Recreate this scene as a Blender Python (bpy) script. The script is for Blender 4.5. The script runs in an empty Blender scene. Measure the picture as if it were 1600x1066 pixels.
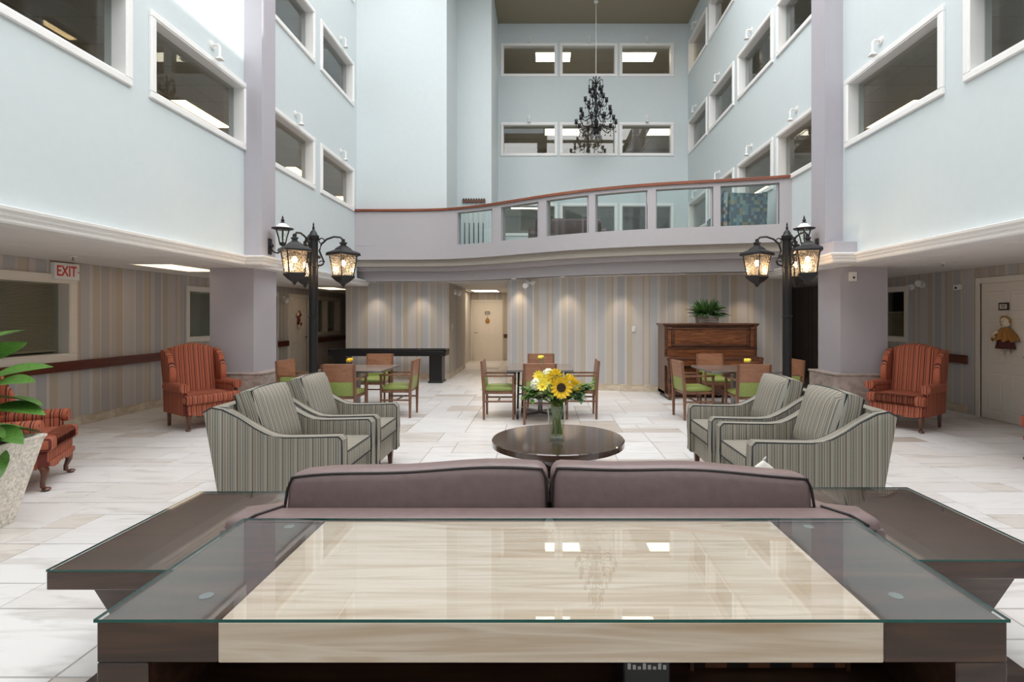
import bpy, bmesh, math, random
from mathutils import Vector, Matrix
random.seed(7)
PI = math.pi
SC = bpy.context.scene
COL = SC.collection
# ---------------------------------------------------------------- camera, world, sun, skylight, exposure
H, F = 1.55, 820.0
cam = bpy.data.cameras.new('camera'); co = bpy.data.objects.new('camera', cam); COL.objects.link(co)
cam.sensor_width = 36; cam.lens = F / 1600 * 36
cam.shift_x = -47 / 1600; cam.shift_y = -38 / 1600
cam.clip_start = .05
co.location = (0, 0, H); co.rotation_euler = (PI / 2, 0, 0)
SC.camera = co
w = bpy.data.worlds.new('sky'); SC.world = w; w.use_nodes = True
w.node_tree.nodes['Background'].inputs[0].default_value = (.80, .90, 1, 1)
w.node_tree.nodes['Background'].inputs[1].default_value = 1.2
sun = bpy.data.lights.new('sun', 'SUN'); sun.energy = 6; sun.angle = math.radians(1.2); sun.color = (1, .97, .92)
so = bpy.data.objects.new('sun_offscreen', sun); COL.objects.link(so)
so.rotation_euler = (0, math.radians(40), 0)          # shines down towards -X, 50 degrees high
for nm, cx, cy, sx, sy in (('front_left', -2.2, 2.3, 3.9, 6.0), ('front_right', 2.2, 2.3, 3.9, 6.0), ('middle_left', -3.2, 8.6, 1.9, 5.6), ('middle_right', 2.2, 8.6, 3.9, 5.6)):   # frosted bays in the roof
    l = bpy.data.lights.new('skylight_bay', 'AREA'); l.shape = 'RECTANGLE'; l.size = sx; l.size_y = sy
    l.energy = 10.5 * sx * sy; l.color = (.985, .99, 1)
    lo = bpy.data.objects.new(f'skylight_{nm}_offscreen', l); COL.objects.link(lo); lo.location = (cx, cy, 10.30)
vs = SC.view_settings
vs.view_transform = 'Standard'; vs.look = 'None'; vs.exposure = 0.66; vs.gamma = 1; vs.use_curve_mapping = False
SC.cycles.max_bounces = 10; SC.cycles.diffuse_bounces = 6; SC.cycles.transparent_max_bounces = 16
SC.cycles.sample_clamp_indirect = 6; SC.cycles.caustics_reflective = False; SC.cycles.caustics_refractive = False
SC.cycles.use_denoising = True

# ---------------------------------------------------------------- materials
def lin(c):
    return tuple(((v / 255) / 12.92 if v <= 10 else (((v / 255) + .055) / 1.055) ** 2.4) for v in c) + (1,)
MATS = {}
def newmat(name):
    m = bpy.data.materials.new(name); m.use_nodes = True
    nt = m.node_tree; MATS[name] = m
    return m, nt, nt.nodes['Principled BSDF']
def N(nt, t, **kw):
    n = nt.nodes.new(t)
    for k, v in kw.items():
        if k.startswith('i_'):
            key = k[2:]; key = int(key) if key.isdigit() else key
            n.inputs[key].default_value = v
        else: setattr(n, k, v)
    return n
def ramp(nt, stops, mode='LINEAR'):
    r = nt.nodes.new('ShaderNodeValToRGB'); r.color_ramp.interpolation = mode
    e = r.color_ramp.elements
    while len(e) < len(stops): e.new(.5)
    for el, (p, c) in zip(e, stops): el.position = p; el.color = c
    return r
def setp(b, rough=.5, metal=0, coat=0, spec=.5):
    b.inputs['Roughness'].default_value = rough; b.inputs['Metallic'].default_value = metal
    b.inputs['Coat Weight'].default_value = coat; b.inputs['Specular IOR Level'].default_value = spec
    b.inputs['Coat Roughness'].default_value = .05
def mapped(nt, scale, coord='Object', rot=(0, 0, 0)):
    tc = N(nt, 'ShaderNodeTexCoord'); mp = N(nt, 'ShaderNodeMapping')
    mp.inputs['Scale'].default_value = scale; mp.inputs['Rotation'].default_value = rot
    nt.links.new(tc.outputs[coord], mp.inputs[0]); return mp
def addbump(nt, b, src, strength, dist=.01):
    bp = N(nt, 'ShaderNodeBump'); bp.inputs['Strength'].default_value = strength; bp.inputs['Distance'].default_value = dist
    nt.links.new(src, bp.inputs['Height']); nt.links.new(bp.outputs[0], b.inputs['Normal'])
def mat(name, c, rough=.5, metal=0, coat=0, spec=.5, scale=8, amt=.06, bump=0):
    m, nt, b = newmat(name); setp(b, rough, metal, coat, spec)
    mp = mapped(nt, (scale,) * 3); nz = N(nt, 'ShaderNodeTexNoise'); nz.inputs['Detail'].default_value = 4
    nt.links.new(mp.outputs[0], nz.inputs[0])
    C = lin(c); lo = tuple(v * (1 - amt) for v in C[:3]) + (1,); hi = tuple(min(1, v * (1 + amt)) for v in C[:3]) + (1,)
    r = ramp(nt, [(.3, lo), (.7, hi)]); nt.links.new(nz.outputs[0], r.inputs[0]); nt.links.new(r.outputs[0], b.inputs['Base Color'])
    if bump: addbump(nt, b, nz.outputs[0], bump)
    return m
def streak(name, cols, scale, rough=.4, coat=0, coord='Object', detail=6, dist=1.2, bump=0, spec=.5):
    m, nt, b = newmat(name); setp(b, rough, 0, coat, spec)
    mp = mapped(nt, scale, coord); nz = N(nt, 'ShaderNodeTexNoise')
    nz.inputs['Detail'].default_value = detail; nz.inputs['Distortion'].default_value = dist; nz.inputs['Scale'].default_value = 1
    nt.links.new(mp.outputs[0], nz.inputs[0])
    n = len(cols); r = ramp(nt, [(.28 + .44 * i / (n - 1), lin(c)) for i, c in enumerate(cols)])
    nt.links.new(nz.outputs[0], r.inputs[0]); nt.links.new(r.outputs[0], b.inputs['Base Color'])
    if bump: addbump(nt, b, nz.outputs[0], bump)
    return m
def stripe(name, axis, period, bands, rough=.8, coord='Object', weave=0, spec=.3):
    """bands: list of (width weight, srgb); runs across the given coordinate."""
    m, nt, b = newmat(name); setp(b, rough, 0, 0, spec)
    tc = N(nt, 'ShaderNodeTexCoord'); sx = N(nt, 'ShaderNodeSeparateXYZ'); nt.links.new(tc.outputs[coord], sx.inputs[0])
    mu = N(nt, 'ShaderNodeMath', operation='MULTIPLY'); mu.inputs[1].default_value = 1 / period
    if axis == 'S':                                  # x + y, so that end faces of a cushion carry stripes too
        sm = N(nt, 'ShaderNodeMath', operation='ADD'); nt.links.new(sx.outputs[0], sm.inputs[0]); nt.links.new(sx.outputs[1], sm.inputs[1]); nt.links.new(sm.outputs[0], mu.inputs[0])
    else: nt.links.new(sx.outputs['XYZ'.index(axis)], mu.inputs[0])
    fr = N(nt, 'ShaderNodeMath', operation='FRACT'); nt.links.new(mu.outputs[0], fr.inputs[0])
    tot = sum(x[0] for x in bands); acc = 0; st = []
    for wd, c in bands: st.append((acc / tot, lin(c))); acc += wd
    r = ramp(nt, st, 'CONSTANT'); nt.links.new(fr.outputs[0], r.inputs[0])
    out = r.outputs[0]
    nz = N(nt, 'ShaderNodeTexNoise'); nz.inputs['Scale'].default_value = 90; nt.links.new(tc.outputs['Object'], nz.inputs[0])
    mx = N(nt, 'ShaderNodeMix', data_type='RGBA', blend_type='OVERLAY'); mx.inputs[0].default_value = .12
    nt.links.new(out, mx.inputs[6]); nt.links.new(nz.outputs[0], mx.inputs[7]); nt.links.new(mx.outputs[2], b.inputs['Base Color'])
    if weave: addbump(nt, b, nz.outputs[0], weave, .003)
    return m
def emit(name, c, s):
    m, nt, b = newmat(name); b.inputs['Base Color'].default_value = lin(c)
    nz = N(nt, 'ShaderNodeTexNoise'); nz.inputs['Scale'].default_value = 3
    r = ramp(nt, [(.2, tuple(v * .95 for v in lin(c)[:3]) + (1,)), (.8, lin(c))]); nt.links.new(nz.outputs[0], r.inputs[0])
    nt.links.new(r.outputs[0], b.inputs['Emission Color']); b.inputs['Emission Strength'].default_value = s
    return m
def pane(name, tint=(240, 245, 244), ior=1.5, extra=0, rough=.0, ripple=0):
    m, nt, b = newmat(name); nt.nodes.remove(b)
    o = nt.nodes['Material Output']
    t = N(nt, 'ShaderNodeBsdfTransparent'); t.inputs[0].default_value = lin(tint)
    g = N(nt, 'ShaderNodeBsdfGlossy'); g.inputs['Roughness'].default_value = rough
    f = N(nt, 'ShaderNodeLayerWeight')               # Schlick reflectance, the same on both faces of the pane
    pw = N(nt, 'ShaderNodeMath', operation='POWER'); pw.inputs[1].default_value = 5; nt.links.new(f.outputs['Facing'], pw.inputs[0])
    ad = N(nt, 'ShaderNodeMath', operation='MULTIPLY_ADD'); ad.inputs[1].default_value = .9; ad.inputs[2].default_value = ((ior - 1) / (ior + 1)) ** 2 + extra; ad.use_clamp = True
    nt.links.new(pw.outputs[0], ad.inputs[0])
    mx = N(nt, 'ShaderNodeMixShader'); nt.links.new(ad.outputs[0], mx.inputs[0]); nt.links.new(t.outputs[0], mx.inputs[1]); nt.links.new(g.outputs[0], mx.inputs[2])
    nz = N(nt, 'ShaderNodeTexNoise'); nz.inputs['Scale'].default_value = 13 if ripple else 2
    bp = N(nt, 'ShaderNodeBump'); bp.inputs['Strength'].default_value = ripple or .004; bp.inputs['Distance'].default_value = .01
    nt.links.new(nz.outputs[0], bp.inputs['Height']); nt.links.new(bp.outputs[0], g.inputs['Normal'])
    if ripple:
        rr = ramp(nt, [(.40, lin((96, 84, 78))), (.54, lin((255, 250, 240)))]); nt.links.new(nz.outputs[0], rr.inputs[0]); nt.links.new(rr.outputs[0], t.inputs[0])
    if ripple:
        tr = N(nt, 'ShaderNodeBsdfTranslucent'); tr.inputs[0].default_value = lin((255, 240, 220)); nt.links.new(bp.outputs[0], tr.inputs['Normal'])
        m2 = N(nt, 'ShaderNodeMixShader'); m2.inputs[0].default_value = .05; nt.links.new(mx.outputs[0], m2.inputs[1]); nt.links.new(tr.outputs[0], m2.inputs[2]); mx = m2
    nt.links.new(mx.outputs[0], o.inputs[0])
    return m

mat('aqua_paint', (207, 215, 217), .65, amt=.012, scale=2)
mat('mauve_paint', (177, 173, 180), .6, amt=.012, scale=2)
mat('mauve_beam', (179, 174, 177), .6, amt=.012, scale=2)
mat('white_trim', (240, 238, 236), .4, amt=.01)
mat('cream_trim', (226, 219, 208), .42, amt=.015)
mat('ceiling_white', (226, 222, 218), .8, amt=.03, scale=60)
mat('ceiling_olive', (146, 136, 116), .8, amt=.02)
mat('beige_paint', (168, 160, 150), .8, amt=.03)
mat('door_white', (226, 217, 206), .4, amt=.015)
mat('dark_door', (45, 40, 38), .5)
mat('grout', (168, 162, 154), .9)
mat('black_metal', (34, 32, 33), .42, metal=.3, amt=.15, scale=30)
mat('black_satin', (20, 19, 20), .3, amt=.1)
mat('black_plastic', (24, 24, 25), .5)
mat('chrome', (205, 205, 208), .12, metal=1, amt=.02)
mat('steel', (150, 150, 152), .35, metal=1, amt=.05)
mat('leather', (124, 104, 102), .42, amt=.07, scale=5, bump=.12)
mat('leather_piping', (40, 32, 31), .5)
mat('piping', (46, 48, 50), .7)
mat('green_vinyl', (138, 150, 80), .45, amt=.06, scale=6)
mat('white_plastic', (232, 230, 226), .4, amt=.01)
mat('terracotta_stone', (222, 214, 202), .85, amt=.28, scale=9, bump=.4)
mat('leaf_dark', (44, 84, 38), .35, amt=.35, scale=12)
mat('leaf_mid', (84, 128, 52), .38, amt=.3, scale=12)
mat('leaf_fern', (96, 126, 84), .45, amt=.4, scale=20)
mat('stem_green', (140, 156, 78), .5, amt=.3, scale=20)
mat('petal_yellow', (246, 196, 22), .5, amt=.12, scale=30)
mat('petal_lemon', (240, 222, 78), .5, amt=.12, scale=30)
mat('petal_white', (240, 236, 206), .55, amt=.05, scale=30)
mat('seed_brown', (58, 34, 20), .8, amt=.4, scale=90, bump=.6)
mat('plate_dark', (58, 34, 26), .4)
mat('plate_paper', (222, 216, 204), .6)
mat('ink', (30, 28, 28), .6)
mat('exit_red', (206, 36, 32), .5, amt=.02)
mat('doll_cream', (226, 210, 184), .85, amt=.06, scale=30)
mat('doll_burlap', (172, 122, 62), .9, amt=.25, scale=60, bump=.5)
mat('doll_cloth', (84, 42, 42), .9, amt=.5, scale=40)
mat('wreath_red', (150, 52, 34), .85, amt=.4, scale=40)
mat('blind_slat', (214, 200, 172), .5, amt=.03)
mat('blind_pale', (204, 204, 190), .7, amt=.04)
mat('stone_basket', (168, 158, 150), .9, amt=.3, scale=50, bump=.6)
mat('ivory', (226, 220, 204), .35)
mat('teal_edge', (26, 92, 84), .15, amt=.05)
mat('brass', (150, 116, 60), .35, metal=1)
mat('leather_dark', (74, 56, 54), .45)
mat('bumper', (128, 134, 134), .3)
mat('pillow_white', (226, 220, 212), .85, amt=.03)
streak('walnut', [(46, 30, 24), (66, 44, 34), (92, 64, 48)], (1.5, 14, 14), .32, .25, detail=8)
streak('walnut_y', [(46, 30, 24), (64, 43, 34), (88, 62, 47)], (14, 1.5, 14), .32, .25, detail=8)
streak('round_top_wood', [(52, 38, 32), (66, 50, 42), (78, 60, 50)], (2, 14, 14), .07, .8, detail=8)
streak('chair_wood', [(96, 62, 44), (122, 82, 60), (140, 98, 72)], (10, 10, 1.5), .38, .15)
streak('back_wood', [(132, 86, 62), (150, 102, 76), (160, 114, 88)], (12, 4, 12), .38, .15)
streak('leg_wood', [(62, 34, 24), (94, 54, 36), (116, 70, 46)], (10, 10, 2), .3, .3)
streak('piano_wood', [(78, 42, 24), (116, 68, 40), (150, 96, 58)], (2, 12, 16), .3, .3, detail=9, dist=2.2)
streak('piano_dark', [(60, 34, 22), (88, 52, 34), (110, 68, 44)], (3, 12, 14), .3, .3, detail=8)
streak('rail_wood', [(104, 52, 32), (132, 70, 44), (150, 86, 58)], (1, 1, 14), .35, .3)
streak('handrail_wood', [(70, 30, 20), (92, 42, 28), (112, 56, 38)], (14, 1, 14), .35, .3)
streak('laminate', [(112, 92, 84), (134, 116, 106), (150, 132, 122)], (4, 20, 8), .22, .3)
streak('travertine', [(194, 166, 138), (212, 189, 165), (227, 209, 191), (205, 180, 154), (230, 214, 198)], (1.1, 24, 18), .28, .0, detail=10, dist=.5)
streak('base_stone', [(150, 134, 126), (176, 162, 154), (196, 184, 176)], (5, 5, 7), .4, detail=9)
streak('skirting_stone', [(178, 160, 136), (206, 192, 170), (222, 212, 194)], (3, 3, 9), .45, detail=8)
# wallpaper: one 1.55 m repeat of uneven stripes, in metres along the wall (UV)
WP = [(3, (190, 186, 184)), (1, (206, 202, 198)), (5, (176, 178, 182)), (1.2, (198, 194, 190)), (4, (192, 180, 162)), (1, (170, 158, 142)),
      (3, (202, 196, 192)), (5, (168, 170, 174)), (1.5, (210, 206, 202)), (4, (182, 168, 146)), (1, (196, 186, 172)), (6, (196, 190, 188)),
      (1.2, (180, 168, 156)), (3, (204, 190, 176)), (1, (178, 160, 140)), (5, (180, 184, 190)), (2, (208, 205, 203)), (4, (186, 176, 164)),
      (1, (204, 198, 190)), (5, (172, 168, 168)), (1.5, (200, 190, 176)), (3, (184, 178, 174)), (4, (178, 164, 144)), (1, (206, 202, 198)), (4, (190, 190, 194))]
WP = [(a, tuple(int(v * .62 + m * .38) for v, m in zip(c, (188, 180, 174)))) for a, c in WP]
stripe('wallpaper', 'X', 2.1, WP, .7, 'UV')
GS = [(5, (150, 152, 142)), (1, (196, 188, 168)), (3, (120, 122, 114)), (1, (84, 88, 92)), (2, (164, 162, 150)), (1, (142, 112, 80)), (4, (138, 142, 134)), (1, (206, 200, 184)),
      (2, (100, 104, 104)), (3, (158, 158, 146)), (1, (96, 82, 66)), (3, (132, 134, 126)), (1, (186, 176, 150)), (2, (110, 116, 118))]
GS = [(a, (min(255, int(c[0] * 1.0)), int(c[1] * .965), int(c[2] * .955))) for a, c in GS]
stripe('fabric_x', 'X', .115, GS, .85, weave=.3)
stripe('fabric_y', 'Y', .115, GS, .85, weave=.3)
stripe('fabric_s', 'S', .115, GS, .85, weave=.3)
stripe('red_s', 'S', .13, [(5, (176, 100, 74)), (2, (104, 50, 46)), (2, (180, 112, 84)), (1.5, (112, 56, 50)), (5, (170, 94, 68)), (2, (92, 46, 46)), (1, (184, 122, 94)), (1.5, (126, 64, 54))], .85, weave=.3)
RS = [(5, (176, 100, 74)), (2, (104, 50, 46)), (2, (180, 112, 84)), (1.5, (112, 56, 50)), (5, (170, 94, 68)), (2, (92, 46, 46)), (1, (184, 122, 94)), (1.5, (126, 64, 54))]
stripe('red_x', 'X', .13, RS, .85, weave=.3)
stripe('red_y', 'Y', .13, RS, .85, weave=.3)
pane('window_glass', (236, 239, 238), 1.5, .02)
pane('rail_glass', (240, 246, 245), 1.45, .02)
pane('table_glass', (253, 254, 254), 1.5, .04)
pane('vase_glass', (248, 252, 249), 1.45, .02)
pane('lantern_glass', (250, 240, 225), 1.5, .05, .15, ripple=.6)
emit('panel_light', (255, 240, 214), 6)
emit('panel_warm', (255, 214, 158), 6.5)
emit('bulb', (255, 206, 150), 26)
emit('panel_dim', (255, 230, 196), 1.2)
emit('downlight_lens', (255, 226, 186), 9)
# mosaic upholstery for the patterned chair upstairs
m, nt, b = newmat('mosaic'); setp(b, .8)
mp = mapped(nt, (18, 18, 13)); br = N(nt, 'ShaderNodeTexBrick'); br.inputs['Scale'].default_value = 1.0; br.inputs['Mortar Size'].default_value = .06
br.inputs['Brick Width'].default_value = .8; br.inputs['Row Height'].default_value = 1
vo = N(nt, 'ShaderNodeTexWhiteNoise'); sn = N(nt, 'ShaderNodeVectorMath', operation='FLOOR')
nt.links.new(mp.outputs[0], sn.inputs[0]); nt.links.new(sn.outputs[0], vo.inputs[0])
r = ramp(nt, [(0, lin((78, 100, 116))), (.35, lin((112, 140, 150))), (.6, lin((150, 132, 104))), (.7, lin((140, 156, 146))), (.85, lin((84, 92, 112)))], 'CONSTANT')
nt.links.new(vo.outputs[0], r.inputs[0]); nt.links.new(r.outputs[0], b.inputs['Base Color'])
# checkerboard wood
m, nt, b = newmat('checker'); setp(b, .4)
mp = mapped(nt, (16, 16, 16)); ck = N(nt, 'ShaderNodeTexChecker'); ck.inputs['Scale'].default_value = 1
ck.inputs[1].default_value = lin((30, 22, 20)); ck.inputs[2].default_value = lin((110, 70, 48))
nt.links.new(mp.outputs[0], ck.inputs[0]); nt.links.new(ck.outputs[0], b.inputs['Base Color'])
# floor tiles: tone per tile, stone veins along X in world space
def tilemat(name, per_island):
    m, nt, b = newmat(name); setp(b, .34, spec=.4)
    src = N(nt, 'ShaderNodeNewGeometry').outputs['Random Per Island'] if per_island else N(nt, 'ShaderNodeObjectInfo').outputs['Random']
    tone = ramp(nt, [(0, lin((224, 221, 220))), (.3, lin((232, 230, 229))), (.55, lin((219, 214, 211))), (.75, lin((228, 225, 224))), (.90, lin((214, 206, 199))), (.96, lin((200, 190, 182))), (1, lin((188, 176, 166)))])
    nt.links.new(src, tone.inputs[0])
    g = N(nt, 'ShaderNodeNewGeometry'); mp = N(nt, 'ShaderNodeMapping'); mp.inputs['Scale'].default_value = (1.6, 9, 1)
    cb = N(nt, 'ShaderNodeCombineXYZ'); ml = N(nt, 'ShaderNodeMath', operation='MULTIPLY'); ml.inputs[1].default_value = 37
    nt.links.new(src, ml.inputs[0]); nt.links.new(ml.outputs[0], cb.inputs[2]); nt.links.new(ml.outputs[0], cb.inputs[0])
    nt.links.new(cb.outputs[0], mp.inputs['Location']); nt.links.new(g.outputs['Position'], mp.inputs[0])
    nz = N(nt, 'ShaderNodeTexNoise'); nz.inputs['Scale'].default_value = 1; nz.inputs['Detail'].default_value = 8; nz.inputs['Distortion'].default_value = .9
    nt.links.new(mp.outputs[0], nz.inputs[0])
    vein = ramp(nt, [(.3, (.72, .69, .66, 1)), (.46, (1, 1, 1, 1)), (.6, (1, 1, 1, 1)), (.75, (.86, .82, .78, 1))]); nt.links.new(nz.outputs[0], vein.inputs[0])
    mx = N(nt, 'ShaderNodeMix', data_type='RGBA', blend_type='MULTIPLY'); mx.inputs[0].default_value = .8
    nt.links.new(tone.outputs[0], mx.inputs[6]); nt.links.new(vein.outputs[0], mx.inputs[7]); nt.links.new(mx.outputs[2], b.inputs['Base Color'])
    addbump(nt, b, nz.outputs[0], .05, .004)
tilemat('floor_tile', False); tilemat('floor_tile_far', True)

# ---------------------------------------------------------------- geometry helpers
class B:
    def __init__(s): s.bm = bmesh.new()
    def _x(s, verts, M):
        if M is not None: bmesh.ops.transform(s.bm, matrix=M, verts=verts)
    def box(s, x0, x1, y0, y1, z0, z1, bev=0, M=None, seg=1, taper=None):
        old = set(s.bm.verts) if bev and M is not None else None
        vs_ = [s.bm.verts.new((x, y, z)) for z in (z0, z1) for y in (y0, y1) for x in (x0, x1)]
        if taper:                                    # scale of the lower face about its centre
            cx, cy = (x0 + x1) / 2, (y0 + y1) / 2
            for v in vs_[:4]: v.co.x = cx + (v.co.x - cx) * taper; v.co.y = cy + (v.co.y - cy) * taper
        fs = [s.bm.faces.new([vs_[i] for i in q]) for q in ((0, 2, 3, 1), (4, 5, 7, 6), (0, 1, 5, 4), (2, 6, 7, 3), (0, 4, 6, 2), (1, 3, 7, 5))]
        if bev:
            es = list({e for f in fs for e in f.edges})
            r = bmesh.ops.bevel(s.bm, geom=es, offset=bev, segments=seg, affect='EDGES', profile=.5)
            if old is not None: vs_ = [v for v in s.bm.verts if v not in old]
        s._x(vs_, M); return s
    def cyl(s, p0, p1, r0, r1=None, n=12, cap=True):
        r1 = r0 if r1 is None else r1
        p0, p1 = Vector(p0), Vector(p1); d = p1 - p0
        M = Matrix.Translation((p0 + p1) / 2) @ d.to_track_quat('Z', 'Y').to_matrix().to_4x4()
        bmesh.ops.create_cone(s.bm, cap_ends=cap, segments=n, radius1=r0, radius2=r1, depth=d.length, matrix=M); return s
    def ball(s, c, r, n=10, sc=(1, 1, 1)):
        M = Matrix.Translation(c) @ Matrix.Diagonal((*sc, 1))
        bmesh.ops.create_uvsphere(s.bm, u_segments=n, v_segments=max(6, n * 2 // 3), radius=r, matrix=M); return s
    def lathe(s, prof, c=(0, 0, 0), n=20, M=None, square=False):
        rings = []; new = []
        for r, z in prof:
            ring = []
            for k in range(n):
                a = 2 * PI * (k + (.5 if square else 0)) / n
                ring.append(s.bm.verts.new((c[0] + r * math.cos(a), c[1] + r * math.sin(a), c[2] + z)))
            rings.append(ring); new += ring
        for a, b_ in zip(rings, rings[1:]):
            for k in range(n): s.bm.faces.new((a[k], a[(k + 1) % n], b_[(k + 1) % n], b_[k]))
        if prof[0][0] > 1e-4: s.bm.faces.new(rings[0][::-1])
        if prof[-1][0] > 1e-4: s.bm.faces.new(rings[-1])
        s._x(new, M); return s
    def tube(s, pts, r, n=8, r_end=None):
        pts = [Vector(p) for p in pts]; m_ = len(pts); rings = []
        up = Vector((0, 0, 1))
        for i, p in enumerate(pts):
            t = (pts[min(i + 1, m_ - 1)] - pts[max(i - 1, 0)]).normalized()
            a = t.cross(up)
            if a.length < 1e-3: a = t.cross(Vector((1, 0, 0)))
            a.normalize(); b_ = a.cross(t)
            rr = r if r_end is None else r + (r_end - r) * i / (m_ - 1)
            rings.append([s.bm.verts.new(p + rr * (math.cos(2 * PI * k / n) * a + math.sin(2 * PI * k / n) * b_)) for k in range(n)])
        for a, b_ in zip(rings, rings[1:]):
            for k in range(n): s.bm.faces.new((a[k], a[(k + 1) % n], b_[(k + 1) % n], b_[k]))
        s.bm.faces.new(rings[0][::-1]); s.bm.faces.new(rings[-1]); return s
    def prism(s, poly, a0, a1, axis='y', bev=0, M=None, seg=2):
        def P(u, v, a): return {'y': (u, a, v), 'x': (a, u, v), 'z': (u, v, a)}[axis]
        old = set(s.bm.verts) if bev and M is not None else None
        A = [s.bm.verts.new(P(u, v, a0)) for u, v in poly]; C_ = [s.bm.verts.new(P(u, v, a1)) for u, v in poly]
        f1 = s.bm.faces.new(A); f2 = s.bm.faces.new(C_[::-1]); n = len(poly); fs = [f1, f2]
        for k in range(n): fs.append(s.bm.faces.new((A[k], C_[k], C_[(k + 1) % n], A[(k + 1) % n])))
        vs_ = A + C_
        if bev:
            es = list(set(f1.edges) | set(f2.edges))
            r = bmesh.ops.bevel(s.bm, geom=es, offset=bev, segments=seg, affect='EDGES', profile=.5)
            if old is not None: vs_ = [v for v in s.bm.verts if v not in old]
        s._x(vs_, M); return s
    def pillow(s, sx, sy, sz, M=None, pinch=.35, cuts=7, rnd=.0, sq=6):
        """soft cushion sx x sy x sz, thin direction = x."""
        old = set(s.bm.verts)
        g = bmesh.ops.create_cube(s.bm, size=2)['verts']
        es = list({e for v in g for e in v.link_edges})
        bmesh.ops.subdivide_edges(s.bm, edges=es, cuts=cuts, use_grid_fill=True)
        vs_ = [v for v in s.bm.verts if v not in old]
        for v in vs_:
            x, y, z = v.co
            e = max(abs(y), abs(z)); t = 1 - pinch * e ** 4
            k = 1 / (1 + .06 * (abs(y) * abs(z)) ** 3)
            o = 1 - .06 * (x * x) ** 2 * 1.0
            v.co = (x * t * sx / 2 * (1 + rnd * math.sin(7 * y + 3 * z)), y * k * o * sy / 2, z * k * o * sz / 2)
        s._x(vs_, M); return s
    def quad(s, *p):
        s.bm.faces.new([s.bm.verts.new(q) for q in p]); return s
    def ob(s, name, m, parent=None, loc=None, smooth=False, label=None, uv=None, fixn=True, rot=None):
        if fixn: bmesh.ops.recalc_face_normals(s.bm, faces=s.bm.faces)
        me = bpy.data.meshes.new(name)
        if uv:
            l = s.bm.loops.layers.uv.new('UVMap')
            for f in s.bm.faces:
                for lp in f.loops: lp[l].uv = uv(lp.vert.co)
        s.bm.to_mesh(me); s.bm.free()
        for x in (m if isinstance(m, (list, tuple)) else [m]): me.materials.append(MATS[x])
        if smooth:
            me.polygons.foreach_set('use_smooth', [True] * len(me.polygons))
            me.set_sharp_from_angle(angle=math.radians(38))
        o = bpy.data.objects.new(name, me); COL.objects.link(o)
        if parent: o.parent = parent
        if loc is not None: o.location = loc
        if rot is not None: o.rotation_euler = rot
        if label: o['label'] = label
        return o
def tag(o, label, cat, group=None, kind=None):
    o['label'] = label; o['category'] = cat
    if group: o['group'] = group
    if kind: o['kind'] = kind
    return o
def thing(name, label, cat, loc=(0, 0, 0), rz=0, group=None, kind=None):
    o = bpy.data.objects.new(name, None); COL.objects.link(o); o.empty_display_size = .05
    o.location = loc; o.rotation_euler = (0, 0, rz)
    return tag(o, label, cat, group, kind)
def link(name, me, parent, loc=(0, 0, 0), rz=0):
    o = bpy.data.objects.new(name, me); COL.objects.link(o); o.parent = parent; o.location = loc; o.rotation_euler = (0, 0, rz); return o
def dup(o, parent=None):
    c = o.copy(); COL.objects.link(c)
    if parent is not None: c.parent = parent
    for ch in [x for x in bpy.data.objects if x.parent == o]: dup(ch, c)
    return c
def clone(root, loc, rz, label, group=None):
    c = dup(root); c.location = loc; c.rotation_euler = (0, 0, rz); c['label'] = label
    if group: c['group'] = group
    return c
def struct(o, label, cat=None): return tag(o, label, cat or o.name.split('_')[0], kind='structure')
def T(x, y, z): return Matrix.Translation((x, y, z))
def R(a, ax): return Matrix.Rotation(a, 4, ax)
def text(s_, name, m, parent, loc, rot, size, label=None, ext=.002):
    cu = bpy.data.curves.new(name, 'FONT'); cu.body = s_; cu.size = size; cu.extrude = ext; cu.offset = size * .014; cu.align_x = 'CENTER'; cu.align_y = 'CENTER'
    tmp = bpy.data.objects.new(name, cu); COL.objects.link(tmp)
    dg = bpy.context.evaluated_depsgraph_get(); me = bpy.data.meshes.new_from_object(tmp.evaluated_get(dg))
    bpy.data.objects.remove(tmp); bpy.data.curves.remove(cu)
    me.materials.clear(); me.materials.append(MATS[m])
    o = bpy.data.objects.new(name, me); COL.objects.link(o); o.parent = parent; o.location = loc; o.rotation_euler = rot
    return o
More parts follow.
